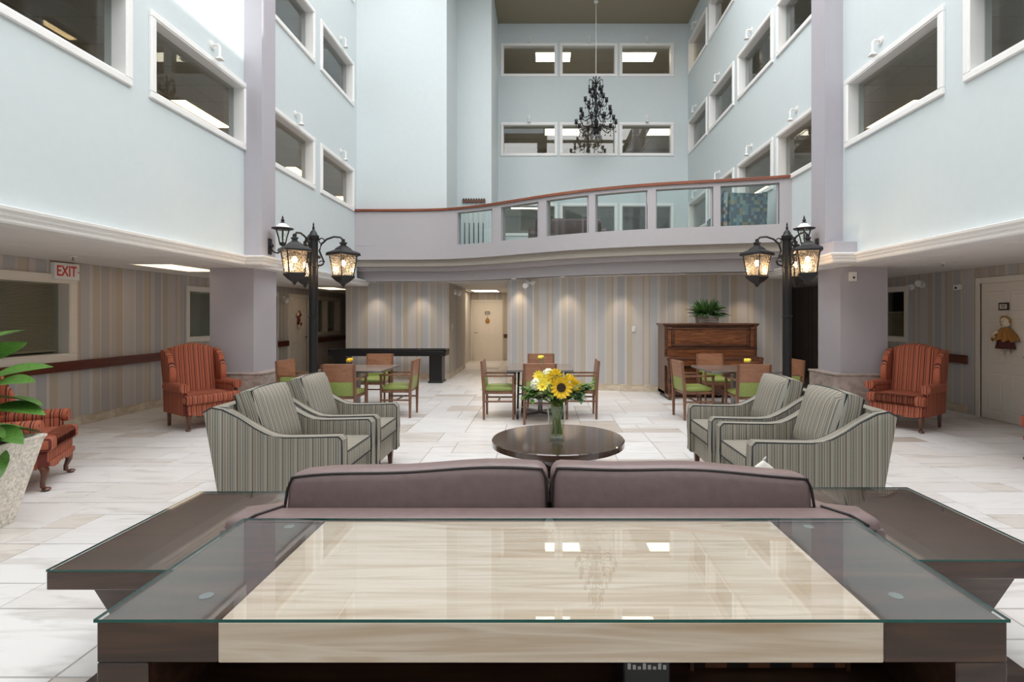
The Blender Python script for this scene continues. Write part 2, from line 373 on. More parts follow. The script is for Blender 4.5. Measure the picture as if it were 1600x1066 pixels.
# ---------------------------------------------------------------- the building
XL, XR, XLC, XRC = -4.34, 4.38, -6.6, 6.8        # atrium walls, outer corridor walls
ZC, ZB, ZT = 2.31, 2.40, 10.35                   # corridor ceiling, ceiling under balcony, roof
YF, YW, YE = -3.0, 15.75, 18.6                   # front wall, far atrium wall, ends of corridors
FL = [2.95, 5.35, 7.75]
ROWS = [(3.97, 4.95), (6.37, 7.38), (8.75, 9.76)]
def wall(name, axis, c0, c1, u0, u1, z0, z1, holes, m, label):
    us = sorted({u0, u1} | {h[0] for h in holes} | {h[1] for h in holes}); zs = sorted({z0, z1} | {h[2] for h in holes} | {h[3] for h in holes})
    b = B(); P = (lambda u, z, c: (c, u, z)) if axis == 'x' else (lambda u, z, c: (u, c, z))
    def solid(i, j):
        if not (0 <= i < len(us) - 1 and 0 <= j < len(zs) - 1): return False
        uc, zc = (us[i] + us[i + 1]) / 2, (zs[j] + zs[j + 1]) / 2
        return not any(h[0] < uc < h[1] and h[2] < zc < h[3] for h in holes)
    for i in range(len(us) - 1):
        for j in range(len(zs) - 1):
            if not solid(i, j): continue
            a, e, lo, hi = us[i], us[i + 1], zs[j], zs[j + 1]
            for c in (c0, c1): b.quad(P(a, lo, c), P(e, lo, c), P(e, hi, c), P(a, hi, c))
            if not solid(i - 1, j): b.quad(P(a, lo, c0), P(a, lo, c1), P(a, hi, c1), P(a, hi, c0))
            if not solid(i + 1, j): b.quad(P(e, lo, c0), P(e, lo, c1), P(e, hi, c1), P(e, hi, c0))
            if not solid(i, j - 1): b.quad(P(a, lo, c0), P(a, lo, c1), P(e, lo, c1), P(e, lo, c0))
            if not solid(i, j + 1): b.quad(P(a, hi, c0), P(a, hi, c1), P(e, hi, c1), P(e, hi, c0))
    bmesh.ops.remove_doubles(b.bm, verts=b.bm.verts, dist=1e-5)
    k = 1 if axis == 'x' else 0
    return struct(b.ob(name, m, uv=lambda co_: (co_[k], co_[2])), label)
WN = [0]
def window(axis, c, face, u0, u1, z0, z1, label, thick=.2, tw=.075, trim='white_trim', proud=.035, split=None):
    """frame at wall face coordinate c; face=+1/-1 is the direction the wall looks."""
    WN[0] += 1; b = B()
    P = (lambda a, e, d0, d1, lo, hi: (min(d0, d1), max(d0, d1), a, e, lo, hi)) if axis == 'x' else (lambda a, e, d0, d1, lo, hi: (a, e, min(d0, d1), max(d0, d1), lo, hi))
    d0, d1, d2 = c + face * proud, c - face * .005, c - face * thick
    for a, e, lo, hi in ((u0, u1, z0, z0 + tw), (u0, u1, z1 - tw, z1), (u0, u0 + tw, z0 + tw, z1 - tw), (u1 - tw, u1, z0 + tw, z1 - tw)):
        b.box(*P(a, e, d0, d1, lo, hi), bev=.008)
    t2 = tw * .72                                    # inner lining of the opening, with a stepped edge
    for a, e, lo, hi in ((u0 + t2, u1 - t2, z0 + t2, z0 + tw + .012), (u0 + t2, u1 - t2, z1 - tw - .012, z1 - t2), (u0 + t2, u0 + tw + .012, z0 + tw, z1 - tw), (u1 - tw - .012, u1 - t2, z0 + tw, z1 - tw)):
        b.box(*P(a, e, c + face * (proud - .012), d2, lo, hi))
    if split: b.box(*P(split - .05, split + .05, c + face * proud * .5, d2, z0 + tw, z1 - tw))
    o = struct(b.ob(f'window_{WN[0]}', trim), label, 'window')
    g = B(); g.box(*P(u0 + tw, u1 - tw, c - face * (thick * .62), c - face * (thick * .62 + .008), z0 + tw, z1 - tw)); g.ob('pane', 'window_glass', o)
    return o
def hole(u0, u1, z0, z1, tw=.075): k = tw * .72; return (u0 + k, u1 - k, z0 + k, z1 - k)
ORD = ['first', 'second', 'third', 'fourth', 'fifth']
RN = ['lowest', 'middle', 'top']
# --- floor: grout bed + modular stone tiles (the 300 largest in view are separate parts)
f = B(); f.box(XLC - .3, XRC + .3, YF - .2, YE + .3, -.2, -.006)
floor = struct(f.ob('floor', 'grout'), 'pale travertine tile floor laid in a modular pattern')
U = .265; gx0, gy0 = XLC, .4; NX, NY = int((XRC - XLC) / U) + 1, int((YE - gy0) / U) + 1
occ = [[False] * NY for _ in range(NX)]; tiles = []
rt = random.Random(3)
for j in range(NY):
    for i in range(NX):
        if occ[i][j]: continue
        opts = [(3, 2), (3, 2), (2, 2), (2, 2), (2, 1), (3, 1), (1, 1)]; rt.shuffle(opts); opts.append((1, 1))
        for a, e in opts:
            if all(i + p < NX and j + q < NY and not occ[i + p][j + q] for p in range(a) for q in range(e)): break
        for p in range(a):
            for q in range(e): occ[i + p][j + q] = True
        tiles.append((gx0 + i * U, gy0 + j * U, a, e))
def proj(x, y, z): return 847 + F * x / y, 495 - F * (z - H) / y
def tscore(t):
    x, y, a, e = t; cx, cy = x + a * U / 2, y + e * U / 2; px, py = proj(cx, cy, 0)
    if not (-60 < px < 1660 and py < 1110): return 0
    if 330 < px < 1400 and py > 745: return 0
    if 140 < px < 1600 and py > 890: return 0
    return a * e / cy ** 3
tiles.sort(key=lambda t: -tscore(t))
tm = {}
def tile_geo(b, x, y, a, e):
    g = .0035; x0, x1, y0, y1 = x + g, x + a * U - g, y + g, y + e * U - g; c = .003
    top = [(x0 + c, y0 + c, 0), (x1 - c, y0 + c, 0), (x1 - c, y1 - c, 0), (x0 + c, y1 - c, 0)]; bot = [(x0, y0, -.008), (x1, y0, -.008), (x1, y1, -.008), (x0, y1, -.008)]
    V = [b.bm.verts.new(p) for p in top + bot]; b.bm.faces.new(V[:4])
    for k in range(4): b.bm.faces.new((V[k], V[4 + k], V[4 + (k + 1) % 4], V[(k + 1) % 4]))
far = B()
for n, (x, y, a, e) in enumerate(tiles):
    if n < 300:
        if (a, e) not in tm:
            q = B(); tile_geo(q, 0, 0, a, e); o = q.ob('floor_tile', 'floor_tile', floor, (x, y, 0)); tm[a, e] = o.data
        else: link('floor_tile', tm[a, e], floor, (x, y, 0))
    else: tile_geo(far, x, y, a, e)
far.ob('floor_tile_field', 'floor_tile_far', floor)['kind'] = 'stuff'
# --- upper atrium walls with window openings
LW = [(3.65, 5.53), (5.79, 7.69), (8.17, 9.99), (10.26, 12.06)]
RW = [(3.55, 5.43), (5.70, 7.56), (7.98, 9.78), (9.93, 11.72), (11.95, 13.72), (13.90, 15.66)]
BW = [(-1.24, .46), (.53, 2.26), (2.32, 3.95)]
wall('wall_left', 'x', XL - .2, XL, YF, 12.3, 2.33, ZT, [hole(a, e, *r_) for a, e in LW for r_ in ROWS], 'aqua_paint', 'pale aqua painted atrium wall above the exit sign corridor')
wall('wall_right', 'x', XR, XR + .2, YF, YW + .2, 2.33, ZT, [hole(a, e, *r_) for a, e in RW for r_ in ROWS], 'aqua_paint', 'pale painted atrium wall above the corridor with the doll door')
wall('wall_back', 'y', YW, YW + .2, -1.4, XR + .2, FL[0], ZT, [hole(a, e, *r_) for a, e in BW for r_ in ROWS], 'aqua_paint', 'aqua far wall with windows behind the chandelier')
for k, (z0, z1) in enumerate(ROWS):
    for i, (a, e) in enumerate(LW): window('x', XL, 1, a, e, z0, z1, f'white framed corridor window, {ORD[i]} of {RN[k]} row on wall above exit sign')
    for i, (a, e) in enumerate(RW): window('x', XR, -1, a, e, z0, z1, f'white framed corridor window, {ORD[i] if i < 5 else "last"} of {RN[k]} row on wall above doll door')
    for i, (a, e) in enumerate(BW): window('y', YW, -1, a, e, z0, z1, f'white framed window, {["nearest the stepped corner", "middle one", "beside the side wall"][i]}, {RN[k]} row of chandelier wall')
# white sprinkler heads over the windows
def sprinkler(x, y, z, nx, ny, lab, grp):
    t = thing('window_sprinkler', lab, 'sprinkler', (x, y, z), math.atan2(ny, nx), grp)
    t.scale = (1.45,) * 3
    B().cyl((0, 0, 0), (.012, 0, 0), .035, n=12).ob('wall_plate', 'white_plastic', t, smooth=True)
    B().tube([(.01, 0, 0), (.06, 0, 0), (.075, 0, -.02), (.075, 0, -.11)], .011, 8).ob('pipe', 'white_plastic', t, smooth=True)
    B().cyl((.075, 0, -.11), (.075, 0, -.13), .02, .03, 10).box(.045, .105, -.03, .03, -.136, -.13).ob('spray_head', 'white_plastic', t)
for k, (z0, z1) in enumerate(ROWS):
    for i, (a, e) in enumerate(LW): sprinkler(XL, (a + e) / 2 + .15, z1 + .17, 1, 0, f'white sprinkler pipe over {ORD[i]} {RN[k]} row window on wall above exit sign', f'sprinklers of the {RN[k]} window row, exit sign wall')
    for i, (a, e) in enumerate(RW): sprinkler(XR, (a + e) / 2 + .15, z1 + .17, -1, 0, f'white sprinkler pipe over {(ORD + ["last"])[i]} {RN[k]} row window on wall above doll door', f'sprinklers of the {RN[k]} window row, doll door wall')
    for i, (a, e) in enumerate(BW): sprinkler((a + e) / 2, YW, z1 + .17, 0, -1, f'white sprinkler pipe over {["stepped corner side", "middle", "side wall side"][i]} {RN[k]} row window behind chandelier', f'sprinklers of the {RN[k]} window row, chandelier wall')
# stepped tall block left of the far wall
b = B(); b.box(XL - .2, -2.23, 12.27, 13.8, FL[0], ZT); struct(b.ob('wall_block', 'aqua_paint'), 'tall blank aqua wall face rising behind the solid balcony parapet')
b = B(); b.box(XL - .2, -1.325, 13.75, YW + .2, FL[0], ZT); struct(b.ob('wall_step', 'aqua_paint'), 'narrow aqua wall face set back beside the tall blank face', 'wall')
# outer walls, ends, roof
wall('wall_outer_left', 'x', XLC - .2, XLC, YF, YE, 0, ZT, [(5.38, 7.34, .99, 2.06), (9.78, 10.70, 1.14, 2.06), (15.3, 17.0, 1.05, 2.08)], 'wallpaper', 'striped wallpaper corridor wall with exit sign and handrail')
wall('wall_outer_right', 'x', XRC, XRC + .2, YF, YE, 0, ZT, [(9.80, 10.62, 1.14, 2.06)], 'wallpaper', 'striped wallpaper corridor wall with the doll door')
wall('wall_end', 'y', YE, YE + .2, XLC - .2, XRC + .2, 0, ZT, [], 'wallpaper', 'striped wallpaper end wall of the hallway')
wall('wall_front', 'y', YF - .2, YF, XLC - .2, XRC + .2, 0, ZT, [], 'aqua_paint', 'painted front wall of the atrium')
wall('wall_roof_lining', 'y', 11.5, 11.6, XL, XR, ZT, ZT + .5, [], 'white_trim', 'white upstand at the edge of the skylight')
b = B()                                            # roof with skylight; unseen clear opening added, sized to shape the sun patch
for x0, x1, y0, y1 in ((XLC - .2, XL, YF - .2, YE + .2), (XR, XRC + .2, YF - .2, YE + .2), (XL, XR, 11.5, YE + .2), (XL, XR, YF - .2, 5.85), (XL, -1.95, 5.85, 7.66), (.07, XR, 5.85, 7.66), (XL, XR, 7.66, 11.5)):
    b.box(x0, x1, y0, y1, ZT, ZT + .25)
struct(b.ob('ceiling', 'ceiling_olive'), 'olive painted atrium ceiling with skylights')
# --- upper corridors seen through the windows
for k, zf in enumerate(FL):
    for side, x0, x1, y0, y1 in (('left', XLC, XL - .2, YF, YE), ('right', XR + .2, XRC, YF, YE), ('far', XL - .2, XR + .2, YW + .2, YE)):
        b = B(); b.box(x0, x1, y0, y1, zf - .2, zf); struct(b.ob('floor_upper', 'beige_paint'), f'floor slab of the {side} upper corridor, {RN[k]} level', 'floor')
        c = B(); zc = zf + 2.12; c.box(x0, x1, y0, y1, zc, zc + .04)
        cz = struct(c.ob('ceiling_upper', 'ceiling_white'), f'tiled ceiling of the {side} upper corridor, {RN[k]} level', 'ceiling')
        g = B()
        y = y0
        while y < y1: g.box(x0, x1, y, y + .02, zc - .006, zc); y += .61
        x = x0
        while x < x1: g.box(x, x + .02, y0, y1, zc - .006, zc); x += .61
        g.ob('ceiling_grid', 'cream_trim', cz)['kind'] = 'stuff'
    for x in (XLC + .01, XRC - .03):
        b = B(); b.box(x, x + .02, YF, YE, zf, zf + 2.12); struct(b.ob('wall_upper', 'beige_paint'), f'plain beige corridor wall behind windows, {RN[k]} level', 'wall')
    b = B(); b.box(XL, XR, YE - .03, YE - .01, zf, zf + 2.12)
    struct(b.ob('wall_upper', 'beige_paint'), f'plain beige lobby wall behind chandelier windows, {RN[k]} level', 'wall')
def panel(name, x0, x1, y0, y1, z, label, m='panel_light', group=None):
    t = thing(name, label, 'light', ((x0 + x1) / 2, (y0 + y1) / 2, z), 0, group); a, e = (x1 - x0) / 2, (y1 - y0) / 2
    b = B(); b.box(-a - .03, -a, -e - .03, e + .03, -.012, .0).box(a, a + .03, -e - .03, e + .03, -.012, 0).box(-a, a, -e - .03, -e, -.012, 0).box(-a, a, e, e + .03, -.012, 0); b.ob('frame', 'white_trim', t)
    B().box(-a, a, -e, e, -.008, -.002).ob('diffuser', m, t)
# only the corridor lamps that show in the windows
for i, y in enumerate((8.5, 12.3, 15.3)):
    panel('ceiling_light', -6.02, -5.78, y, y + 1.25, FL[0] + 2.12, f'glowing ceiling panel, {ORD[i]} along the corridor, behind lowest row windows above exit sign', 'panel_warm', 'corridor lamps above the exit sign')
for x, y, k, lab in ((6.02, 8.5, 0, 'glowing ceiling strip behind the lowest row window beside the column, above doll door'), (6.02, 14.1, 0, 'glowing ceiling strip seen through the balcony glass above the patterned armchair'), (5.0, 14.5, 2, 'glowing ceiling strip at the sill of a top row window above doll door')):
    panel('ceiling_light', x, x + .26, y, y + 1.25, FL[k] + 2.12, lab, 'panel_warm', 'corridor lamps above the doll door')
for x0, x1, k, lab in ((-1.0, -.15, 0, 'glowing ceiling panel behind the lowest row window near the stepped corner'), (.1, 1.2, 1, 'glowing ceiling panel across two middle row windows on chandelier wall'), (3.4, 4.2, 1, 'glowing ceiling panel behind middle row window beside the side wall'),
                       (-.2, .9, 2, 'glowing ceiling panel across two top row windows on chandelier wall'), (2.5, 3.6, 2, 'glowing ceiling panel behind top row window beside the side wall')):
    panel('ceiling_light', x0, x1, 16.5, 17.1, FL[k] + 2.12, lab, 'panel_light', 'lobby lamps behind the chandelier wall')
for k, zf in enumerate(FL):
    if k:
        for x0, x1 in ((-.9, .1), (1.35, 2.3), (2.5, 4.2)):
            o = B().box(x0, x1, YE - .08, YE - .03, zf, zf + 1.75, .01).ob('corridor_door', 'dark_door'); tag(o, f'dark door leaf behind the {RN[k]} row windows on chandelier wall', 'door', f'dark doors of {RN[k]} level', 'structure')
def exit_sign(loc, rz, label):
    t = thing('exit_sign', label, 'sign', loc, rz)          # faces local -y
    B().box(-.19, .19, -.075, 0, -.115, .115, .008).ob('housing', 'white_plastic', t)
    text('EXIT', 'lettering', 'exit_red', t, (-.018, -.0765, -.003), (PI / 2, 0, 0), .2, ext=.001).scale = (.74, 1, 1)
    B().prism([(.160, .013), (.160, -.013), (.180, 0)], -.0775, -.0745).ob('arrow', 'exit_red', t)
exit_sign((.32, YE - .031, 9.2), 0, 'small white exit sign with red letters behind top row window')
exit_sign((XLC + .001, 7.22, 2.17), PI / 2, 'white exit sign with red letters over the blind window')

# --- columns
def column(name, s, xw, lab):
    t = thing(name, lab, 'column', (0, 0, 0), 0, None, 'structure')
    x0, x1 = sorted((xw, xw - s * .26)); b = B(); b.box(x0, x1, 7.64, 8.03, 2.33, ZT); b.ob('upper_shaft', 'mauve_paint', t)
    xi, xo = (-4.48, -5.16) if s < 0 else (4.55, 5.27); x0, x1 = sorted((xi, xo)); y0, y1 = (8.15, 8.85) if s < 0 else (8.0, 8.65)
    b = B(); b.box(x0, x1, y0, y1, .6, ZC + .01); b.ob('lower_shaft', 'mauve_paint', t)
    g = .13 if s > 0 else .18
    B().box(x0 - g, x1 + g, y0 - .08, y1 + .08, .655, .685, .006).ob('base_cap', 'base_stone', t)
    nx = 2
    for k in range(nx):
        a = x0 - g + .015; e = x1 + g - .015; wd = (e - a) / nx
        B().box(a + k * wd + .002, a + (k + 1) * wd - .002, y0 - .065, y0 - .04, 0, .655, .003).ob('stone_slab', 'base_stone', t)
    for sx in (x0 - g + .015, x1 + g - .04):
        B().box(sx, sx + .025, y0 - .04, y1 + .06, 0, .655, .003).ob('stone_slab', 'base_stone', t)
    B().box(x0 - g + .04, x1 + g - .04, y0 - .04, y1 + .06, 0, .65).ob('core', 'grout', t)
    return t
column('column_left', -1, XL, 'mauve column with stone base beside the exit sign corridor')
cr = column('column_right', 1, XR, 'mauve column with stone base beside the doll door corridor')
B().box(4.06, XR, 7.30, 7.66, 2.33, 2.60, .004).ob('bracket_block', 'mauve_paint', cr)
# --- soffit mouldings
def sweep(path, prof, side, closed=False):
    b = B(); n = len(path); rings = []
    for i, p in enumerate(path):
        p = Vector(p); ds = []
        if i > 0: ds.append((p - Vector(path[i - 1])).normalized())
        if i < n - 1: ds.append((Vector(path[i + 1]) - p).normalized())
        ns = [Vector((d.y, -d.x)) * side for d in ds]; m_ = sum(ns, Vector((0, 0))).normalized(); m_ = m_ / max(.3, m_.dot(ns[0]))
        rings.append([b.bm.verts.new((p.x + m_.x * o, p.y + m_.y * o, z)) for o, z in prof])
    k = len(prof)
    for a, e in zip(rings, rings[1:]):
        for q in range(k): b.bm.faces.new((a[q], a[(q + 1) % k], e[(q + 1) % k], e[q]))
    b.bm.faces.new(rings[0]); b.bm.faces.new(rings[-1][::-1]); return b
MP = [(-.2, ZC - .005), (.015, ZC - .005), (.03, ZC + .01), (.03, ZC + .045), (.055, ZC + .055), (.055, ZC + .08), (.085, ZC + .095), (.09, ZC + .12), (.06, ZC + .13), (.0, ZC + .135), (-.2, ZC + .135)]
struct(sweep([(XL, YF), (XL, 7.64), (XL + .26, 7.64), (XL + .26, 8.03), (XL, 8.03), (XL, 13.0)], MP, 1).ob('trim_1', 'white_trim'), 'white crown moulding along the soffit above the exit sign corridor', 'moulding')
struct(sweep([(XR, YF), (XR, 7.30), (XR - .32, 7.30), (XR - .26, 8.03), (XR, 8.03), (XR, 10.3)], MP, -1).ob('trim_2', 'white_trim'), 'white crown moulding along the soffit above the doll door corridor', 'moulding')
# --- corridor ceilings with panels
def tiled_ceiling(name, x0, x1, lab, lights):
    b = B(); b.box(x0, x1, YF, YE, ZC + .012, ZC + .1); c = struct(b.ob(name, 'cream_trim'), lab, 'ceiling')
    nx = 2; wx = (x1 - x0) / nx; y = YF + .05; me = None
    while y + 1.2 < YE:
        for i in range(nx):
            if me is None: o = B().box(.008, wx - .008, .008, 1.192, ZC, ZC + .02, .004).ob('ceiling_panel', 'ceiling_white', c, (x0, y, 0)); me = o.data
            else: link('ceiling_panel', me, c, (x0 + i * wx, y, 0))
        y += 1.2
    return c
tiled_ceiling('ceiling_corridor_left', XLC, XL - .19, 'white panel ceiling of the exit sign corridor', [])
tiled_ceiling('ceiling_corridor_right', XR + .19, XRC, 'white panel ceiling of the doll door corridor', [])
for y, xx, lab in ((7.5, -5.87, 'flush louvred ceiling light beside the column past the exit sign'), (13.4, -5.9, 'flush ceiling light panel in corridor by the wreath door')):
    panel('ceiling_light', xx, xx + .57, y, y + 1.2, ZC - .001, lab, 'panel_dim')
for x, y, lab in ((-5.9, 6.6, 'small ceiling sprinkler head near the exit sign'), (5.65, 7.4, 'small ceiling sprinkler head near the doll door')):
    t = thing('ceiling_sprinkler', lab, 'sprinkler', (x, y, ZC))
    B().cyl((0, 0, 0), (0, 0, -.012), .04, n=14).ob('escutcheon', 'white_plastic', t); B().cyl((0, 0, -.01), (0, 0, -.05), .008).cyl((0, 0, -.05), (0, 0, -.054), .022).ob('deflector', 'steel', t)
# --- balcony: curved plan
CP = [(-4.9, 12.15), (-4.34, 12.15), (-3.2, 12.13), (-2.5, 12.08), (-1.99, 11.95), (-1.4, 11.68), (-.89, 11.36), (-.4, 11.02), (.04, 10.72), (.6, 10.38), (1.1, 10.14), (1.7, 9.90), (2.3, 9.72), (2.9, 9.58), (3.4, 9.47), (3.9, 9.35), (4.38, 9.20)]
def curve(x):
    for i in range(len(CP) - 1):
        if CP[i][0] <= x <= CP[i + 1][0] + 1e-6:
            p0, p1, p2, p3 = CP[max(i - 1, 0)], CP[i], CP[i + 1], CP[min(i + 2, len(CP) - 1)]
            t = (x - p1[0]) / (p2[0] - p1[0]); m1 = (p2[1] - p0[1]) / (p2[0] - p0[0]) * (p2[0] - p1[0]); m2 = (p3[1] - p1[1]) / (p3[0] - p1[0]) * (p2[0] - p1[0])
            return (2 * t**3 - 3 * t**2 + 1) * p1[1] + (t**3 - 2 * t**2 + t) * m1 + (-2 * t**3 + 3 * t**2) * p2[1] + (t**3 - t**2) * m2
    return CP[-1][1]
def cpath(x0, x1, off=0, step=.12):
    n = max(1, round((x1 - x0) / step)); return [(x0 + (x1 - x0) * i / n, curve(x0 + (x1 - x0) * i / n) + off) for i in range(n + 1)]
def band(x0, x1, off, th, z0, z1): return sweep(cpath(x0, x1, off), [(0, z0), (-th, z0), (-th, z1), (0, z1)], 1)
balc = thing('balcony', 'curved mauve balcony with glazed railing and wooden cap above the dining tables', 'balcony', (0, 0, 0), 0, None, 'structure')
band(XL, XR, 0, .16, 2.87, 3.19).ob('fascia', 'mauve_beam', balc, smooth=True)
band(-4.9, XR, .26, .2, 2.63, 2.88).ob('step_beam', 'mauve_beam', balc, smooth=True)
band(-4.9, XR, .5, .2, ZB, 2.64).ob('step_beam', 'mauve_beam', balc, smooth=True)
OPEN = [(-1.925, -1.09), (-.89, -.07), (.085, .905), (1.03, 1.97), (2.12, 3.11), (3.23, 4.19)]
band(XL, OPEN[0][0], .0, .16, 3.18, 3.98).ob('parapet', 'mauve_beam', balc, smooth=True)
for a, e in zip([o[1] for o in OPEN], [o[0] for o in OPEN[1:]] + [XR]): band(a, e, .0, .16, 3.18, 3.93).ob('post', 'mauve_beam', balc, smooth=True)
band(OPEN[0][0], XR, .0, .16, 3.92, 3.99).ob('top_rail', 'mauve_beam', balc, smooth=True)
sweep(cpath(XL, XR), [(.04, 3.985), (-.20, 3.985), (-.20, 4.03), (-.18, 4.04), (.02, 4.04), (.04, 4.03)], 1).ob('cap_rail', 'rail_wood', balc, smooth=True)
for a, e in OPEN:
    p = band(a, e, .085, .008, 3.19, 3.92).ob('glass_panel', 'rail_glass', balc)
    for q in ((a, a + .025), (e - .025, e)): band(q[0], q[1], .06, .05, 3.19, 3.92).ob('glazing_bead', 'mauve_paint', p)
b = B()                                            # balcony deck and the ceiling below it
pth = cpath(XL, XR, .1)
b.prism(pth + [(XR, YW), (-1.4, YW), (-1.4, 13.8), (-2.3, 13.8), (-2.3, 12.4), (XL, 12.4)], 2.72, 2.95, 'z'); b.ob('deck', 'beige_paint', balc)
b = B(); b.prism(cpath(-4.55, XR + .2, .55) + [(XR + .2, YE), (-4.55, YE)], ZB, ZB + .06, 'z'); struct(b.ob('ceiling_back', 'ceiling_white'), 'white ceiling with downlights under the curved balcony', 'ceiling')
# --- back walls below the balcony
wall('wall_shuffleboard', 'y', 13.1, 13.3, -4.9, -2.32, 0, ZB, [], 'wallpaper', 'striped wallpaper wall behind the black shuffleboard table')
wall('wall_hall_left', 'x', -2.52, -2.32, 13.3, 15.2, 0, ZB, [], 'wallpaper', 'striped wallpaper side wall of the short hallway')
wall('wall_hall_inner', 'x', -2.72, -2.52, 15.9, YE, 0, ZB, [], 'wallpaper', 'striped wallpaper inner side wall of the short hallway')
b = B(); b.box(-2.75, -2.32, 15.2, 15.9, 0, ZB); struct(b.ob('wall_hall_pier', 'wallpaper', uv=lambda c: (c[0] + c[1], c[2])), 'striped pier inside the short hallway', 'wall')
WPTS = [(-.8, 12.1), (-.2, 11.72), (.5, 11.36), (1.15, 11.10), (1.8, 10.92), (2.4, 10.82), (3.2, 10.74), (4.0, 10.68), (4.95, 10.62)]
dense = []
for i in range(len(WPTS) - 1):
    for k in range(4):
        t = k / 4; dense.append((WPTS[i][0] * (1 - t) + WPTS[i + 1][0] * t, WPTS[i][1] * (1 - t) + WPTS[i + 1][1] * t))
dense.append(WPTS[-1])
for _ in range(3): dense = [dense[0]] + [((a[0] + 2 * m_[0] + c[0]) / 4, (a[1] + 2 * m_[1] + c[1]) / 4) for a, m_, c in zip(dense, dense[1:], dense[2:])] + [dense[-1]]
arc = [0]
for a, e in zip(dense, dense[1:]): arc.append(arc[-1] + math.dist(a, e))
bm_ = B(); uvl = bm_.bm.loops.layers.uv.new('UVMap')
for i in range(len(dense) - 1):
    V = [bm_.bm.verts.new((dense[j][0], dense[j][1], z)) for j, z in ((i, 0), (i + 1, 0), (i + 1, ZB), (i, ZB))]
    fc = bm_.bm.faces.new(V)
    for lp, (j, z) in zip(fc.loops, ((i, 0), (i + 1, 0), (i + 1, ZB), (i, ZB))): lp[uvl].uv = (arc[j], z)
for x, y, x2, y2 in ((-.8, 12.1, -.8, YE), (4.95, 10.62, 4.95, YE)):
    V = [bm_.bm.verts.new(p) for p in ((x, y, 0), (x2, y2, 0), (x2, y2, ZB), (x, y, ZB))]; fc = bm_.bm.faces.new(V)
    for lp in fc.loops: lp[uvl].uv = (lp.vert.co.y, lp.vert.co.z)
bmesh.ops.remove_doubles(bm_.bm, verts=bm_.bm.verts, dist=1e-5)
cw = bm_.ob('wall_curved', 'wallpaper', smooth=True, fixn=False); struct(cw, 'curved striped wallpaper wall behind the piano and dining tables', 'wall')
# stone skirtings, tile by tile
def skirting(name, pts, side, lab, ln=.6, h=.13):
    t = thing(name, lab, 'baseboard', (0, 0, 0), 0, None, 'structure')
    for a, e in zip(pts, pts[1:]):
        L = math.dist(a, e); n = max(1, round(L / ln)); d = Vector((e[0] - a[0], e[1] - a[1])).normalized(); rz = math.atan2(d.y, d.x)
        me = None
        for i in range(n):
            p = (a[0] + d.x * L * i / n, a[1] + d.y * L * i / n, 0)
            if me is None: o = B().box(.002, L / n - .002, *(sorted((0, side * .015))), 0, h, .003).ob('skirting_tile', 'skirting_stone', t, p, rot=(0, 0, rz)); me = o.data
            else: link('skirting_tile', me, t, p, rz)
    return t
def resample(pts, ln):
    out = [pts[0]]; acc = 0
    for a, e in zip(pts, pts[1:]):
        acc += math.dist(a, e)
        if acc >= ln: out.append(e); acc = 0
    if out[-1] != pts[-1]: out.append(pts[-1])
    return out
skirting('baseboard_left', [(XLC, 4.5), (XLC, 13.55)], -1, 'travertine skirting tiles along the exit sign wall')
skirting('baseboard_right', [(XRC, 8.36), (XRC, YE)], 1, 'travertine skirting tiles beside the doll door')
skirting('baseboard_back', resample(dense, .42), -1, 'travertine skirting tiles along the curved striped wall', h=.14)
skirting('baseboard_shuffleboard', [(-4.9, 13.1), (-2.32, 13.1), (-2.32, 15.2)], -1, 'travertine skirting tiles below the shuffleboard wall')
# --- ground-floor windows, doors, handrails
w1 = window('x', XLC, 1, 5.3, 7.42, .92, 2.13, 'cream framed interior window with dark slatted blind below exit sign', trim='cream_trim', tw=.11)
w2 = window('x', XLC, 1, 9.70, 10.78, 1.07, 2.13, 'cream framed interior window with closed pale blind past exit sign', trim='cream_trim', tw=.09)
w3 = window('x', XLC, 1, 15.2, 17.1, .98, 2.15, 'cream framed double interior window beside the wreath door', trim='cream_trim', tw=.1, split=16.1)
w4 = window('x', XRC, -1, 9.73, 10.7, 1.07, 2.13, 'cream framed interior window with half lowered slatted blind by doll door', trim='cream_trim', tw=.09)
def blind(o, x, y0, y1, z0, z1, n, back, slat, zs):
    a, e = x[0], x[0] + math.copysign(1.8, x[0]); p, q, h = y0 - .3, y1 + .3, 2.4          # the unlit room behind the glass
    r_ = B(); r_.quad((e, p, 0), (e, q, 0), (e, q, h), (e, p, h))
    for u in (p, q): r_.quad((a, u, 0), (e, u, 0), (e, u, h), (a, u, h))
    for z_ in (0, h): r_.quad((a, p, z_), (e, p, z_), (e, q, z_), (a, q, z_))
    r_.ob('room_shell', back, o)
    b = B()
    for i in range(n):
        z = zs[0] + (zs[1] - zs[0]) * i / n; b.quad((x[2], y0, z), (x[2], y1, z), (x[2] + math.copysign(.012, x[2]), y1, z + .014), (x[2] + math.copysign(.012, x[2]), y0, z + .014))
    bb = b.ob('blind_slat_stack', slat, o); bb['kind'] = 'stuff'
    B().box(x[2] - .012, x[2] + .012, y0, y1, zs[1], zs[1] + .03).box(x[2] - .01, x[2] + .01, y0, y1, zs[0] - .02, zs[0]).ob('blind_rail', slat, o)
    c = B()
    for q in (.2, .8): c.cyl((x[2], y0 + (y1 - y0) * q, zs[0]), (x[2], y0 + (y1 - y0) * q, zs[1]), .002, n=5)
    c.ob('blind_cord', slat, o)
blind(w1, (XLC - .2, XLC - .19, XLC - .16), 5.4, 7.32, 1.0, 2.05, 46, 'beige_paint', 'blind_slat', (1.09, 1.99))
blind(w2, (XLC - .2, XLC - .19, XLC - .16), 9.78, 10.7, 1.1, 2.08, 60, 'beige_paint', 'blind_pale', (1.16, 2.0))
